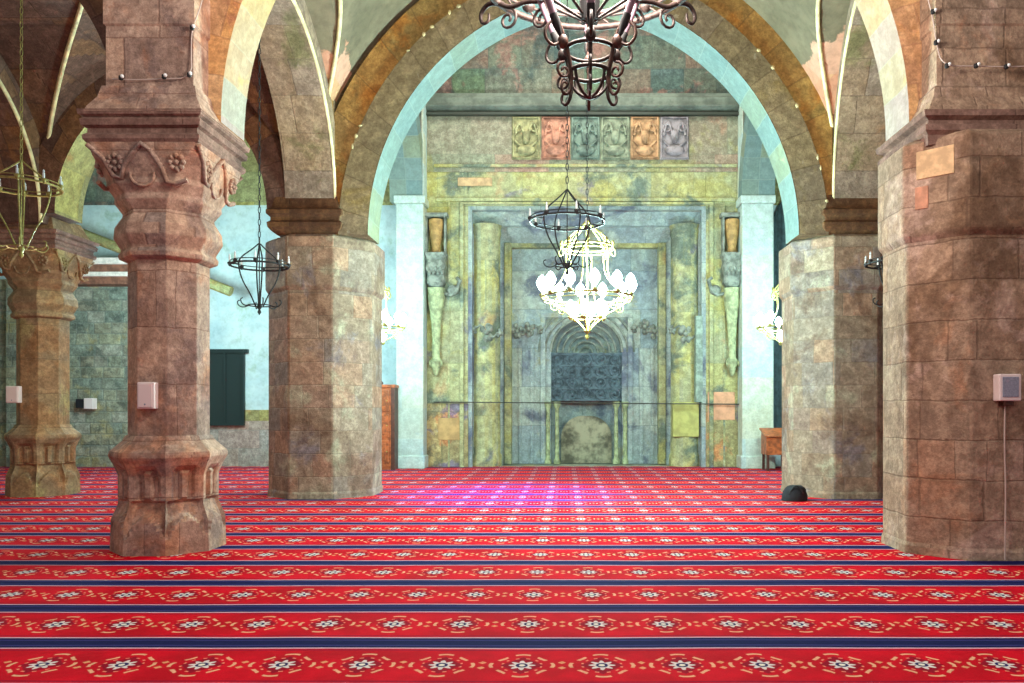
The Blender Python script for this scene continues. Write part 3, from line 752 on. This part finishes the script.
# carved grille across the niche
b = MB(); _, z1 = P(0, 354, Y3); _, z0 = P(0, 400, Y3)
b.box(xn0, xn1, Y3+.05, Y3+.12, z0, z1)
for i in range(5):
    for j in range(4):
        cx_ = xn0+(xn1-xn0)*(i+.5)/5; cz = z0+(z1-z0)*(j+.5)/4; rr = .14
        b.tube([(cx_+rr*math.cos(t), Y3+.03, cz+rr*math.sin(t)*1.02) for t in [2*PI*k_/10 for k_ in range(10)]], .028, 5, True)
        b.ell((cx_, Y3+.02, cz), (.05, .05, .05), 6, 4)
for j in range(5):
    z = z0+(z1-z0)*j/4; b.box(xn0, xn1, Y3+.0, Y3+.06, z-.025, z+.025)
b.build('carved_grille', simple('dark_carved_stone', (74, 88, 96), .85, var=.45, vs=8), root)
# colonnettes either side of the niche
for px in (548, 557, 616, 625):
    x, _ = P(px, 0, Y3); b = MB()
    b.lathe(x, Y3-.06, [(.10, .015), (.10, .12), (.06, .18), (.055, z0-.25), (.10, z0-.15), (.11, z0-.05)], 12)
    b.build('colonnette', M['carvedg'], root)
# beige slab leaning inside the lower niche
b = MB(); q = arc(cxn, an_*.72, .75, .62)
b.prism([(cxn+an_*.72, .015)]+[(p[0], p[1]) for p in q]+[(cxn-an_*.72, .015)], Y3+.22, Y3+.32)
b.build('niche_slab', simple('beige_slab_stone', (128, 122, 100), .8, var=.6, vs=3), root, bevel=.01)
# vertical pale strips and pilaster strips in the lower panel
for px in (520, 532, 641, 652):
    x, _ = P(px, 0, Y3); b = MB(); b.box(x-.05, x+.05, Y3-.05, Y3, .015, 3.4)
    b.build('panel_strip', M['mihgrey'], root, bevel=.01)
b = MB(); x, z1 = Q(699, 316); _, z0_ = Q(0, 402); b.box(x-.09, x+.09, NY-.0-.05, NY+.4, z0_, z1); b.build('pale_strip', simple('pale_strip_stone', (132, 146, 134), .8, var=.3), root)
# coloured blocks low in the frame
for px0, px1, py0, py1, c, nm in ((674, 700, 402, 437, (168, 164, 96), 'yellow'), (708, 735, 392, 420, (196, 142, 110), 'salmon'), (438, 462, 418, 440, (180, 146, 96), 'ochre')):
    x0, z1 = Q(px0, py0, NY-.05); x1, z0_ = Q(px1, py1, NY-.05); yy = NY-.045 if px0 != 674 else NY+.12
    b = MB(); b.box(x0, x1, yy, yy+.3, z0_, z1); b.build('inset_block', simple(nm+'_inset_stone', c, .8, var=.18, vs=4), root, bevel=.01, label=nm+' inset stone')
# leafy carvings at mid height
def leafy(px0, px1, py, Y, seed, h=22):
    r_ = random.Random(seed); b = MB(); n = int((px1-px0)/9)
    for i in range(n+1):
        px = px0+(px1-px0)*i/n; k_ = 1-.5*abs(i-n/2)/(n/2)
        x, z = P(px, py+r_.uniform(-3, 3), Y)
        for j in range(5):
            t = j*2*PI/5+r_.random(); d = .13*k_
            b.ell((x+d*math.cos(t), Y-.05, z+d*1.3*math.sin(t)), (.09*k_, .08, .11*k_), 7, 5)
        b.ell((x, Y-.1, z), (.07, .08, .07), 7, 5)
        if i < n:
            x2, z2 = P(px+(px1-px0)/n, py, Y); b.tube([(x, Y-.04, z), ((x+x2)/2, Y-.08, z+.12*(-1)**i), (x2, Y-.04, z2)], .035, 5)
    return b
for a in ((474, 500, 332, 21.68, 1), (506, 540, 330, 22.55, 2), (634, 664, 330, 22.55, 3), (672, 698, 332, 21.68, 4)):
    leafy(*a).build('leaf_carving', M['carved'], root)
# frieze of six carved panels
cols = [(150, 142, 104), (176, 120, 100), (104, 116, 106), (128, 132, 112), (172, 130, 96), (134, 122, 126)]
for i in range(6):
    x0, z1 = Q(512+i*29.6, 117); x1, z0_ = Q(512+i*29.6+28.6, 160); cx_ = (x0+x1)/2; cz = (z0_+z1)/2; w_ = (x1-x0)/2; h_ = (z1-z0_)/2
    m = simple('frieze_stone_%d' % i, cols[i], .85, var=.4, vs=5)
    b = MB(); b.box(x0, x1, NY-.05, NY+.02, z0_, z1)
    b.tube([(x0+.04, NY-.08, z0_+.04), (x1-.04, NY-.08, z0_+.04), (x1-.04, NY-.08, z1-.04), (x0+.04, NY-.08, z1-.04)], .03, 5, True)
    rr = random.Random(i)
    b.ell((cx_, NY-.07, z0_+h_*.42), (w_*.7, .09, h_*.24), 12, 6)
    b.ell((cx_, NY-.08, cz+h_*.05), (w_*.3, .1, h_*.34), 10, 6)
    for s_ in (-1, 1):
        b.tube([(cx_+s_*w_*(.15+.6*t), NY-.09, cz+h_*(.1+.6*math.sin(t*PI))) for t in [k_/8 for k_ in range(9)]], .035, 6)
        b.tube([(cx_+s_*(w_*.55+.1*math.cos(t)), NY-.09, cz+h_*.45+.1*math.sin(t)) for t in [2*PI*k_/9 for k_ in range(9)]], .028, 5, True)
        b.tube([(cx_+s_*w_*t*.8, NY-.09, cz-h_*.5*(1-t)-.08) for t in (0, .3, .6, 1)], .03, 5)
    b.build('carved_frieze_panel', m, root)
b = MB()
for i in range(11):
    x, z = Q(430+i*7.2, 184); 
x0, z = Q(436+22, 182); x1, _ = Q(436+56, 182); b.box(x0, x1, NY-.03, NY, z-.11, z+.11)
b.build('inset_block', simple('salmon_inset_stone_b', (184, 150, 112), .8, var=.2), root, label='salmon inset stone')
# cornice over everything
b = MB(); R = []
for z, d in ((ZT-.02, 0), (ZT+.04, .10), (ZT+.10, .22), (ZT+.14, .24), (ZT+.16, .18), (ZT+.36, .16), (ZT+.42, .10), (ZT+.5, .08)):
    R.append([(XA-.1, NY-d, z), (XD+.1, NY-d, z), (XD+.1, YB+.4, z), (XA-.1, YB+.4, z)])
b.loft(R); b.build('cornice', M['corn'], root, bevel=.01)
b = MB(); b.box(XA-.1, XD+.1, NY-.16, NY+.02, ZT-.10, ZT-.02); b.build('cornice_shadow_strip', M['rail'], root, bevel=.01)  # dark strip standing in for the shadow line under the cornice
# consoles
def console(px, label, s_):
    x, _ = Q(px, 0); Y = NY-.12
    r_ = empty('carved_console', (x, NY, Q(0, 378)[1]), label, 'console', 'carved consoles flanking the prayer niche')
    zz = lambda py: Q(0, py)[1]
    b = MB(); b.box(x-.27, x-.22, NY-.25, NY, zz(256), zz(219)); b.box(x+.22, x+.27, NY-.25, NY, zz(256), zz(219)); b.box(x-.32, x+.32, NY-.3, NY, zz(219), zz(215)); b.build('hood', M['carved'], r_, bevel=.01)
    b = MB(); b.lathe(x, NY-.13, [(.10, zz(256)), (.14, zz(254)), (.11, zz(248)), (.17, zz(236)), (.21, zz(224)), (.19, zz(221))], 14); b.build('vase', simple('ochre_vase_stone', (160, 124, 74), .7, var=.3), r_)
    b = MB(); b.octa(x, NY-.12, [(zz(288), .17, .6), (zz(284), .25, .6), (zz(276), .22, .7), (zz(268), .27, .7), (zz(262), .24, .7), (zz(257), .30, .8), (zz(255), .30, .8)])
    for k_ in range(8):
        b.ell((x-.2+.057*k_, NY-.38, zz(271+4*(k_ % 2))), (.05, .05, .08), 6, 4)
    b.build('carved_block', M['carved'], r_)
    b = MB(); b.lathe(x, NY-.13, [(.03, zz(376)), (.06, zz(374)), (.13, zz(366)), (.17, zz(362)), (.10, zz(358)), (.11, zz(340)), (.13, zz(325)), (.19, zz(308)), (.23, zz(298)), (.20, zz(294)), (.24, zz(289))], 12, False)
    for k_ in range(5): b.ell((x-.15+.075*k_, NY-.22, zz(364)), (.035, .04, .09), 6, 4)
    b.build('tapered_pendant', M['carvedg'], r_)
    b = MB(); xx = x+s_*.55; z = zz(290)
    b.tube([(x+s_*.2, NY-.05, z-.1), (x+s_*.4, NY-.15, z-.15), (xx, NY-.2, z-.05), (xx+s_*.1, NY-.22, z+.22), (xx, NY-.22, z+.3)], .05, 6)
    b.ell((xx-s_*.1, NY-.12, z-.02), (.16, .12, .14), 8, 6); b.build('side_scroll', M['carved'], r_)
console(437, 'carved stone console with ochre vase and tapering pendant, left edge of the prayer niche', 1)
console(731, 'carved stone console with ochre vase and tapering pendant, right edge of the prayer niche', -1)
# thin rod across the niche
b = MB(); x0, z = Q(434, 402, 21.3); x1, _ = Q(744, 402, 21.3)
b.tube([(x0, 21.3, z), (x1, 21.3, z-.06)], .018, 6); b.ell((x1, 21.3, z-.12), (.09, .09, .12), 10, 6)
b.tube([(x0, 21.3, z), (x0, NY, z)], .018, 6); b.tube([(x1, 21.3, z-.06), (x1, NY, z-.06)], .018, 6)
b.build('barrier_rod', M['rail'], origin=((x0+x1)/2, 21.3, z), label='thin dark rod stretched across the prayer niche, knob at its right end', cat='rod')

# ------------------------------------------------------------------ chandeliers
MB.SM = True
def chain(b, x, y, z0, z1, r=.006, ln=.09):
    z = z0; i = 0
    while z < z1:
        pts = [((x+.018*math.cos(t)) if i % 2 else x, y if i % 2 else (y+.018*math.cos(t)), z+ln/2+ln*.6*math.sin(t)) for t in [2*PI*k_/8 for k_ in range(8)]]
        b.tube(pts, r, 4, True); z += ln; i += 1
def circ(x, y, z, r, n=32): return [(x+r*math.cos(2*PI*k_/n), y+r*math.sin(2*PI*k_/n), z) for k_ in range(n)]
def spiral(x, y, z, ang, r0, turns=1.4, sgn=1, n=16, lean=0):
    """flat scroll in the vertical plane through direction ang"""
    c, s_ = math.cos(ang), math.sin(ang); out = []
    for i in range(n+1):
        t = i/n; rr = r0*(1-.8*t); a = 2*PI*turns*t
        d = rr*math.sin(a)*sgn; h = rr*math.cos(a)
        out.append((x+c*d, y+s_*d, z+h-r0))
    return out
MESH = {}
def candle_at(root, x, y, z, h, rad, cup_m, tube_m, bulb_m, key, bulb_r=None, bulb_h=None):
    """candle > bulb, shared meshes"""
    if key not in MESH:
        b = MB(); b.lathe(0, 0, [(rad*.6, -.05), (rad*2.0, -.02), (rad*2.4, .01), (rad*1.4, .012), (rad, .014), (rad, .03)], 10, mi=0)
        b.lathe(0, 0, [(rad, .02), (rad, h), (rad*.6, h+.004)], 10, mi=1)
        o = b.build('candle', [cup_m, tube_m]); br = bulb_r or rad*.9; bh = bulb_h or rad*3.2
        b = MB(); b.lathe(0, 0, [(br*.35, h), (br*.9, h+bh*.3), (br, h+bh*.5), (br*.6, h+bh*.8), (.002, h+bh)], 10)
        q = b.build('bulb', bulb_m)
        MESH[key] = (o.data, q.data)
        bpy.data.objects.remove(o); bpy.data.objects.remove(q)
    m1, m2 = MESH[key]
    o = bpy.data.objects.new('candle', m1); C.objects.link(o); o.parent = root; o.location = Vector((x, y, z))-root.location
    q = bpy.data.objects.new('bulb', m2); C.objects.link(q); q.parent = o
def hoop_chandelier(x, y, zr, r, label, mat, key, n=8, top=.33, bot=.60, ztop=7.4, small=.16, lower=True):
    """ring of candles, bars gathered above and below, small lower ring with scrolls"""
    root = empty('chandelier', (x, y, zr), label, 'chandelier')
    b = MB(); b.tube(circ(x, y, zr, r), .014, 6, True); b.tube(circ(x, y, zr+.05, r*.98), .007, 5, True); b.build('ring', mat, root)
    b = MB()
    for i in range(4):
        a = i*PI/2+.5; c, s_ = math.cos(a), math.sin(a)
        b.tube([(x+c*d, y+s_*d, z) for d, z in ((.01, zr+top), (r*.25, zr+top*.72), (r*.62, zr+top*.35), (r*.72, zr+.02), (r*.60, zr-bot*.35), (r*.3, zr-bot*.7), (.05, zr-bot))], .011, 6)
        b.tube([(x+c*r*.72, y+s_*r*.72, zr+.01), (x+c*r, y+s_*r, zr)], .009, 5)
    b.tube([(x, y, zr-bot-.05), (x, y, zr+top)], .008, 6); b.build('bars', mat, root)
    b = MB(); b.lathe(x, y, [(.004, zr-bot-.12), (.03, zr-bot-.08), (.015, zr-bot-.04), (.04, zr-bot), (.02, zr-bot+.05)], 10); b.build('finial', mat, root)
    if lower:
        b = MB(); zl = zr-bot+.02; b.tube(circ(x, y, zl, small, 20), .009, 5, True)
        for i in range(6):
            a = i*PI/3; b.tube([(x+math.cos(a)*d, y+math.sin(a)*d, zl+h) for d, h in ((small, 0), (small+.08, -.03), (small+.15, .0), (small+.17, .06), (small+.13, .08))], .009, 5)
        b.build('lower_ring', mat, root)
    b = MB(); chain(b, x, y, zr+top, ztop); b.build('chain', mat, root)
    for i in range(n):
        a = 2*PI*(i+.3)/n; candle_at(root, x+math.cos(a)*r, y+math.sin(a)*r, zr+.03, .09, .014, mat, M['candle'], M['bulb'], key)
    return root
hoop_chandelier(.03, 11.0, 4.16, .52, 'black hoop chandelier with unlit candles hanging just in front of the lit one', M['black'], 'hoopA', ztop=9.3, bot=.62, top=.44)
hoop_chandelier(-4.5, 11.78, 3.69, .41, 'small black hoop chandelier hanging in front of the middle left pillar', M['black'], 'hoopB', ztop=7.5)
hoop_chandelier(4.86, 11.78, 3.72, .41, 'black candle chandelier half hidden behind the massive front right pillar', M['black'], 'hoopB', ztop=7.5)
hoop_chandelier(-7.0, 10.3, 4.45, .46, 'yellow brass candle chandelier hanging at the left edge of the picture', M['gold'], 'hoopC', ztop=8.0, bot=.8, n=10)

def lit_chandelier(x, y, label):
    zr = 3.40; R1 = .74
    root = empty('chandelier', (x, y, zr), label, 'chandelier')
    b = MB(); b.tube(circ(x, y, zr, R1), .018, 6, True); b.tube(circ(x, y, zr-.06, R1*.96), .008, 5, True); b.build('ring', M['gold'], root)
    b = MB(); zc = 4.22; b.tube(circ(x, y, zc, .42), .016, 6, True); b.tube(circ(x, y, zc-.06, .40), .01, 6, True)
    for i in range(8):
        a = i*PI/4; c, s_ = math.cos(a), math.sin(a)
        b.tube([(x+c*d, y+s_*d, z) for d, z in ((.02, zc+.42), (.12, zc+.30), (.30, zc+.16), (.42, zc), (.47, zc-.1), (.43, zc-.16), (.38, zc-.1))], .014, 5)
        b.ell((x+c*.42, y+s_*.42, zc+.06), (.03, .03, .05), 6, 4)
    b.build('crown', M['gold'], root)
    b = MB()
    for i in range(6):
        a = i*PI/3+.3; c, s_ = math.cos(a), math.sin(a)
        b.tube([(x+c*d, y+s_*d, z) for d, z in ((.38, zc-.06), (.34, zc-.35), (.45, zc-.6), (R1*.9, zr+.06), (R1, zr), (R1*.75, zr-.16), (.34, zr-.26), (.12, zr-.45), (.03, zr-.55))], .012, 5)
        b.tube(spiral(x+c*.55, y+s_*.55, zr-.08, a, .09), .009, 5)
    b.tube([(x, y, zr-.6), (x, y, zc+.42)], .012, 6); b.tube(circ(x, y, zr-.34, .26, 20), .012, 5, True)
    b.build('bars', M['gold'], root)
    b = MB(); b.lathe(x, y, [(.004, zr-.70), (.04, zr-.64), (.02, zr-.6), (.06, zr-.55)], 10); b.build('finial', M['gold'], root)
    b = MB(); chain(b, x, y, zc+.4, 8.6 if y < 15 else 9.5); b.build('chain', M['black'], root)
    for i in range(12):
        a = 2*PI*(i+.25)/12; candle_at(root, x+math.cos(a)*R1, y+math.sin(a)*R1, zr+.03, .07, .02, M['gold'], M['candle'], M['lit'], 'lit', .085, .25)
    for i in range(6):
        a = 2*PI*(i+.25)/6; candle_at(root, x+math.cos(a)*.28, y+math.sin(a)*.28, zr-.33, .04, .02, M['gold'], M['candle'], M['lit'], 'litlow', .085, .24)
    return root
lit_chandelier(.36, 13.0, 'large lit brass chandelier glaring blue white in front of the prayer niche')
lit_chandelier(-4.38, 18.0, 'lit brass chandelier half hidden behind the middle left pillar')
lit_chandelier(5.1, 18.0, 'lit brass chandelier half hidden behind the middle right pillar')

# the big bronze one, nearest
def big_chandelier():
    x, y = .20, 6.5; zr = 5.12; R1 = .90
    root = empty('chandelier', (x, y, 4.0), 'big dark bronze scrollwork chandelier cut off by the top edge of the picture', 'chandelier')
    b = MB(); b.tube(circ(x, y, zr, R1, 48), .03, 8, True); b.tube(circ(x, y, zr+.10, R1, 48), .014, 6, True)
    for i in range(24):
        a = i*PI/12; b.tube([(x+R1*math.cos(a), y+R1*math.sin(a), zr), (x+R1*math.cos(a+.13), y+R1*math.sin(a+.13), zr+.1)], .01, 5)
    b.build('outer_ring', M['iron'], root)
    b = MB(); b.tube(circ(x, y, zr-.10, .44, 36), .026, 8, True); b.build('inner_ring', M['iron'], root)
    for z_, r2_ in ((zr-.62, .20), (zr-.80, .165)):
        b = MB(); b.tube(circ(x, y, z_, r2_, 24), .018, 6, True); b.build('basket_ring', M['iron'], root)
    for i in range(6):
        a = i*PI/3+PI/6; c, s_ = math.cos(a), math.sin(a)
        pol = lambda L: [(x+c*d, y+s_*d, z) for d, z in L]
        b = MB()
        b.tube(pol(((.50, zr+.35), (.40, zr+.12), (.43, zr-.10), (.36, zr-.32), (.24, zr-.55), (.17, zr-.80), (.17, zr-.95), (.22, zr-1.03), (.27, zr-.98), (.25, zr-.91), (.21, zr-.93))), [.016, .018, .018, .018, .017, .016, .015, .014, .013, .011, .008], 7)
        b.tube(spiral(x+c*.46, y+s_*.46, zr-.16, a, .09, 1.3, 1), .013, 6)
        b.tube(spiral(x+c*.24, y+s_*.24, zr-.76, a, .07, 1.3, 1), .012, 6)
        b.tube(pol(((.30, zr-.42), (.40, zr-.50), (.42, zr-.60), (.34, zr-.66), (.27, zr-.60))), .013, 6)
        b.ell((x+c*.25, y+s_*.25, zr-.6), (.045, .045, .06), 8, 5)
        b.build('scroll_bar', M['rust'] if i % 2 else M['iron'], root)
        b = MB()
        b.tube(pol(((.44, zr-.10), (.62, zr-.06), (.78, zr-.08), (R1, zr), (1.02, zr+.02), (1.10, zr-.06), (1.07, zr-.15), (1.0, zr-.14), (1.0, zr-.07))), [.024, .022, .022, .024, .022, .018, .016, .014, .01], 7)
        b.tube(spiral(x+c*.80, y+s_*.80, zr-.07, a, .10, 1.4, -1), .013, 6)
        b.build('outer_scroll', M['iron'], root)
        # slanting lilac tubes along the basket
        b = MB(); b.tube(pol(((.53, zr+.05), (.33, zr-.42))), .030, 8); b.build('candle_tube', M['lav'], root)
        b = MB(); b.tube(pol(((.34, zr-.40), (.31, zr-.47), (.27, zr-.56))), [.034, .036, .014], 8); b.build('tube_socket', M['black'], root)
    for i in range(4):
        a = i*PI/2+PI/4; c, s_ = math.cos(a)*.07, math.sin(a)*.07
        b = MB(); b.tube([(x+c, y+s_, zr-.25), (x+c, y+s_, zr+.5)], .026, 8); b.build('candle_tube', M['lav'], root)
        b = MB(); b.tube([(x+c, y+s_, zr-.38), (x+c, y+s_, zr-.24)], [.018, .034], 8); b.build('tube_socket', M['black'], root)
    b = MB()
    for i in range(4):
        a = i*PI/4
        c, s_ = math.cos(a), math.sin(a)
        b.tube([(x+c*.165*math.cos(t), y+s_*.165*math.cos(t), zr-.80-.20*math.sin(t)) for t in [PI*k_/14 for k_ in range(15)]], .013, 6)
        b.tube([(x-c*.42, y-s_*.42, zr-.12), (x, y, zr-.40), (x+c*.42, y+s_*.42, zr-.12)], .014, 6)
    b.tube([(x, y, zr-.62), (x, y, zr+.9)], .02, 8); b.build('basket_bottom', M['iron'], root)
    for i in range(10):
        a = 2*PI*(i+.5)/10; candle_at(root, x+math.cos(a)*R1, y+math.sin(a)*R1, zr+.1, .2, .026, M['iron'], M['lav'], M['bulb'], 'bigc')
    b = MB(); chain(b, x, y, zr+.9, 9, .012, .14); b.build('chain', M['iron'], root)
big_chandelier()

# ------------------------------------------------------------------ small things
# orange brown cabinet beside the left half pillar
x0, _ = P(372, 0, 20.7); x1, _ = P(397, 0, 20.7)
r_ = empty('wooden_cabinet', ((x0+x1)/2, 20.6, .015), 'tall orange brown wooden cabinet behind the middle left pillar', 'cabinet')
b = MB(); b.box(x0, x1-.1, 20.45, 20.83, .10, 2.12); b.box(x0-.03, x1+.02, 20.40, 20.85, 2.12, 2.2); b.box(x0, x1-.12, 20.48, 20.83, .015, .1); b.build('body', M['wood'], r_, bevel=.01)
b = MB(); b.box(x1-.1, x1, 20.42, 20.84, .015, 2.12); b.build('side_post', M['darkwood'], r_, bevel=.01)
for z0_, z1_ in ((.2, .78), (.86, 1.44), (1.52, 2.05)):
    b = MB(); b.box(x0+.06, x1-.16, 20.42, 20.46, z0_, z1_); b.box(x0+.13, x1-.23, 20.40, 20.43, z0_+.08, z1_-.08); o = b.build('door_panel', M['wood'], r_, bevel=.008)
    q = MB(); q.ell((x1-.2, 20.39, (z0_+z1_)/2), (.02, .02, .02), 6, 4); q.build('knob', M['gold'], o)
b = MB(); b.lathe(P(379, 0, 20.5)[0], 20.6, [(.06, 2.2), (.10, 2.24), (.05, 2.3), (.02, 2.36)], 10); b.build('finial', M['darkwood'], r_)
# low lectern at the right
x0, _ = P(763, 0, 20.4); x1, _ = P(790, 0, 20.4)
r_ = empty('wooden_lectern', ((x0+x1)/2, 20.3, .015), 'small reddish wooden lectern standing near the right half pillar', 'lectern')
b = MB(); b.prism([(20.05, .42), (20.6, .42), (20.6, 1.02), (20.05, .86)], x0, x1-.1, axis='X'); b.build('desk', M['wood'], r_, bevel=.01)
b = MB(); b.prism([(20.0, .87), (20.64, 1.05), (20.64, 1.09), (20.0, .91)], x0-.04, x1-.04, axis='X'); b.build('sloping_top', M['wood'], r_, bevel=.008)
for xx in (x0+.05, x1-.16):
    for yy in (20.1, 20.55):
        b = MB(); b.box(xx-.03, xx+.03, yy-.03, yy+.03, .015, .43); b.build('leg', M['darkwood'], r_, bevel=.005)
b = MB(); b.box(x1-.1, x1-.02, 20.0, 20.6, .015, .95); b.build('side_board', M['darkwood'], r_, bevel=.01)
# black bundle at the foot of the right middle pillar
x, _ = P(794, 0, 13.7)
b = MB(); R = []; rr = random.Random(5)
for i in range(9):
    t = i/8; z = .015+.27*math.sin(t*PI/2); k_ = math.cos(t*PI/2)**.55 if t < 1 else .03
    R.append([(x+.02*t+(.22*k_+.012*math.sin(5*a+2*i))*math.cos(a), 13.68+(.16*k_+.012*math.sin(4*a+i))*math.sin(a), z) for a in [2*PI*j/18 for j in range(18)]])
r_ = empty('cloth_bag', (x, 13.68, .015), 'small rounded black bag lying on the carpet against the middle right pillar', 'bag')
b.loft(R, smooth=True); b.build('body', M['cloth'], r_)
b = MB(); b.tube([(x-.12+.24*t, 13.56, .15+.13*math.sin(PI*t)) for t in [i/8 for i in range(9)]], .012, 6); b.build('strap', M['black'], r_)
# speaker on the front right pillar
Yp = 9.1-.79; x0, z1 = P(998, 374, Yp-.1); x1, z0_ = P(1020, 401, Yp-.1)
r_ = empty('wall_speaker', ((x0+x1)/2, Yp, z0_), 'white box speaker with grey front fixed to the massive right pillar', 'speaker')
b = MB(); b.box(x0, x1, Yp-.13, Yp+.001, z0_, z1); b.build('housing', M['plastic'], r_, bevel=.012)
b = MB(); b.box(x0+.03, x1-.03, Yp-.137, Yp-.12, z0_+.04, z1-.03); b.build('speaker_grille', M['grille'], r_, bevel=.004)
b = MB(); b.box(x0+.06, x1-.06, Yp-.10, Yp+.001, z0_-.05, z0_); b.build('bracket', M['rust'], r_, bevel=.004)
x, _ = P(1004, 0, Yp); b = MB()
b.tube([(x, Yp-.02, z0_), (x-.006, Yp-.015, 1.2), (x+.008, Yp-.018, .8), (x-.01, Yp-.035, .2), (x-.015, Yp-.045, .03)], .009, 6)
b.build('speaker_cable', M['cable'], origin=(x, Yp, .03), label='pale cable running down the right pillar below the white speaker', cat='cable')
# small switch boxes on the columns
def wallbox(x0, x1, z0_, z1, yf, d, label):
    r_ = empty('switch_box', ((x0+x1)/2, yf, z0_), label, 'box')
    b = MB(); b.box(x0, x1, yf-d, yf+.002, z0_, z1); b.build('box_body', M['plastic'], r_, bevel=.015)
    b = MB(); b.box(x0+.02, x1-.02, yf-d-.01, yf-d+.004, z0_+.02, z1-.02); b.build('box_cover', M['plastic'], r_, bevel=.004)
    b = MB(); b.ell(((x0+x1)/2, yf-d-.008, z0_+.05), (.012, .006, .012), 8, 4); b.build('button', M['grille'], r_)
x0, z1 = P(137, 382, 8.62); x1, z0_ = P(154.5, 409, 8.62); wallbox(x0, x1, z0_, z1, 8.71, .10, 'pinkish white box fixed low on the shaft of the front left column')
x0, z1 = P(7, 386, 14.3); x1, z0_ = P(20, 403, 14.3); wallbox(x0, x1, z0_, z1, 14.36, .10, 'small white box fixed on the far left column')
# device on rubble wall
x0, z1 = P(79, 399, 21.45); x1, z0_ = P(96, 408, 21.45)
r_ = empty('wall_camera', ((x0+x1)/2, 21.45, z0_), 'small black and white device on the rubble wall, between the two left columns', 'camera')
b = MB(); b.box(x0, (x0+x1)/2, 21.3, 21.5, z0_, z1); b.build('black_part', M['cloth'], r_, bevel=.01)
b = MB(); b.box((x0+x1)/2, x1, 21.28, 21.5, z0_-.03, z1+.02); b.build('white_part', M['plastic'], r_, bevel=.01)
# wires with little lamps over the front capitals
def wire(name, pts, clips, label):
    r_ = empty(name, pts[0], label, 'wire')
    b = MB(); b.tube(pts, .007, 5); b.build('wire', M['cable'], r_)
    for c in clips:
        b = MB(); b.lathe(c[0], c[1]-.02, [(.016, c[2]-.03), (.024, c[2]-.02), (.024, c[2]+.01), (.012, c[2]+.02)], 8); b.build('clip', M['black'], r_)
        b = MB(); b.ell((c[0]+.02, c[1]-.035, c[2]+.005), (.02, .02, .02), 8, 5); b.build('lamp', M['candle'], r_)
def W(px, py, Y): p = P(px, py, Y); return (p[0], Y, p[1])
wire('string_light', [W(112, 79, 8.55), W(135, 80, 8.55), W(162, 79, 8.55), W(192, 78, 8.55), W(191, 50, 8.58), W(192, 28, 8.58), W(198, 14, 8.58), W(204, -6, 8.58)],
     [W(122, 78, 8.55), W(165, 77, 8.55), W(190, 75, 8.55), W(193, 28, 8.57)], 'thin wire with tiny lamps above the capital of the front left column')
wire('string_light', [W(927, -5, 8.58), W(933, 18, 8.58), W(936, 42, 8.58), W(942, 66, 8.5), W(975, 66, 8.5), W(1008, 67, 8.5), W(1030, 66, 8.5)],
     [W(932, 12, 8.57), W(935, 43, 8.57), W(946, 66, 8.5), W(975, 66, 8.5), W(1005, 67, 8.5)], 'thin wire with tiny lamps above the massive right pillar')
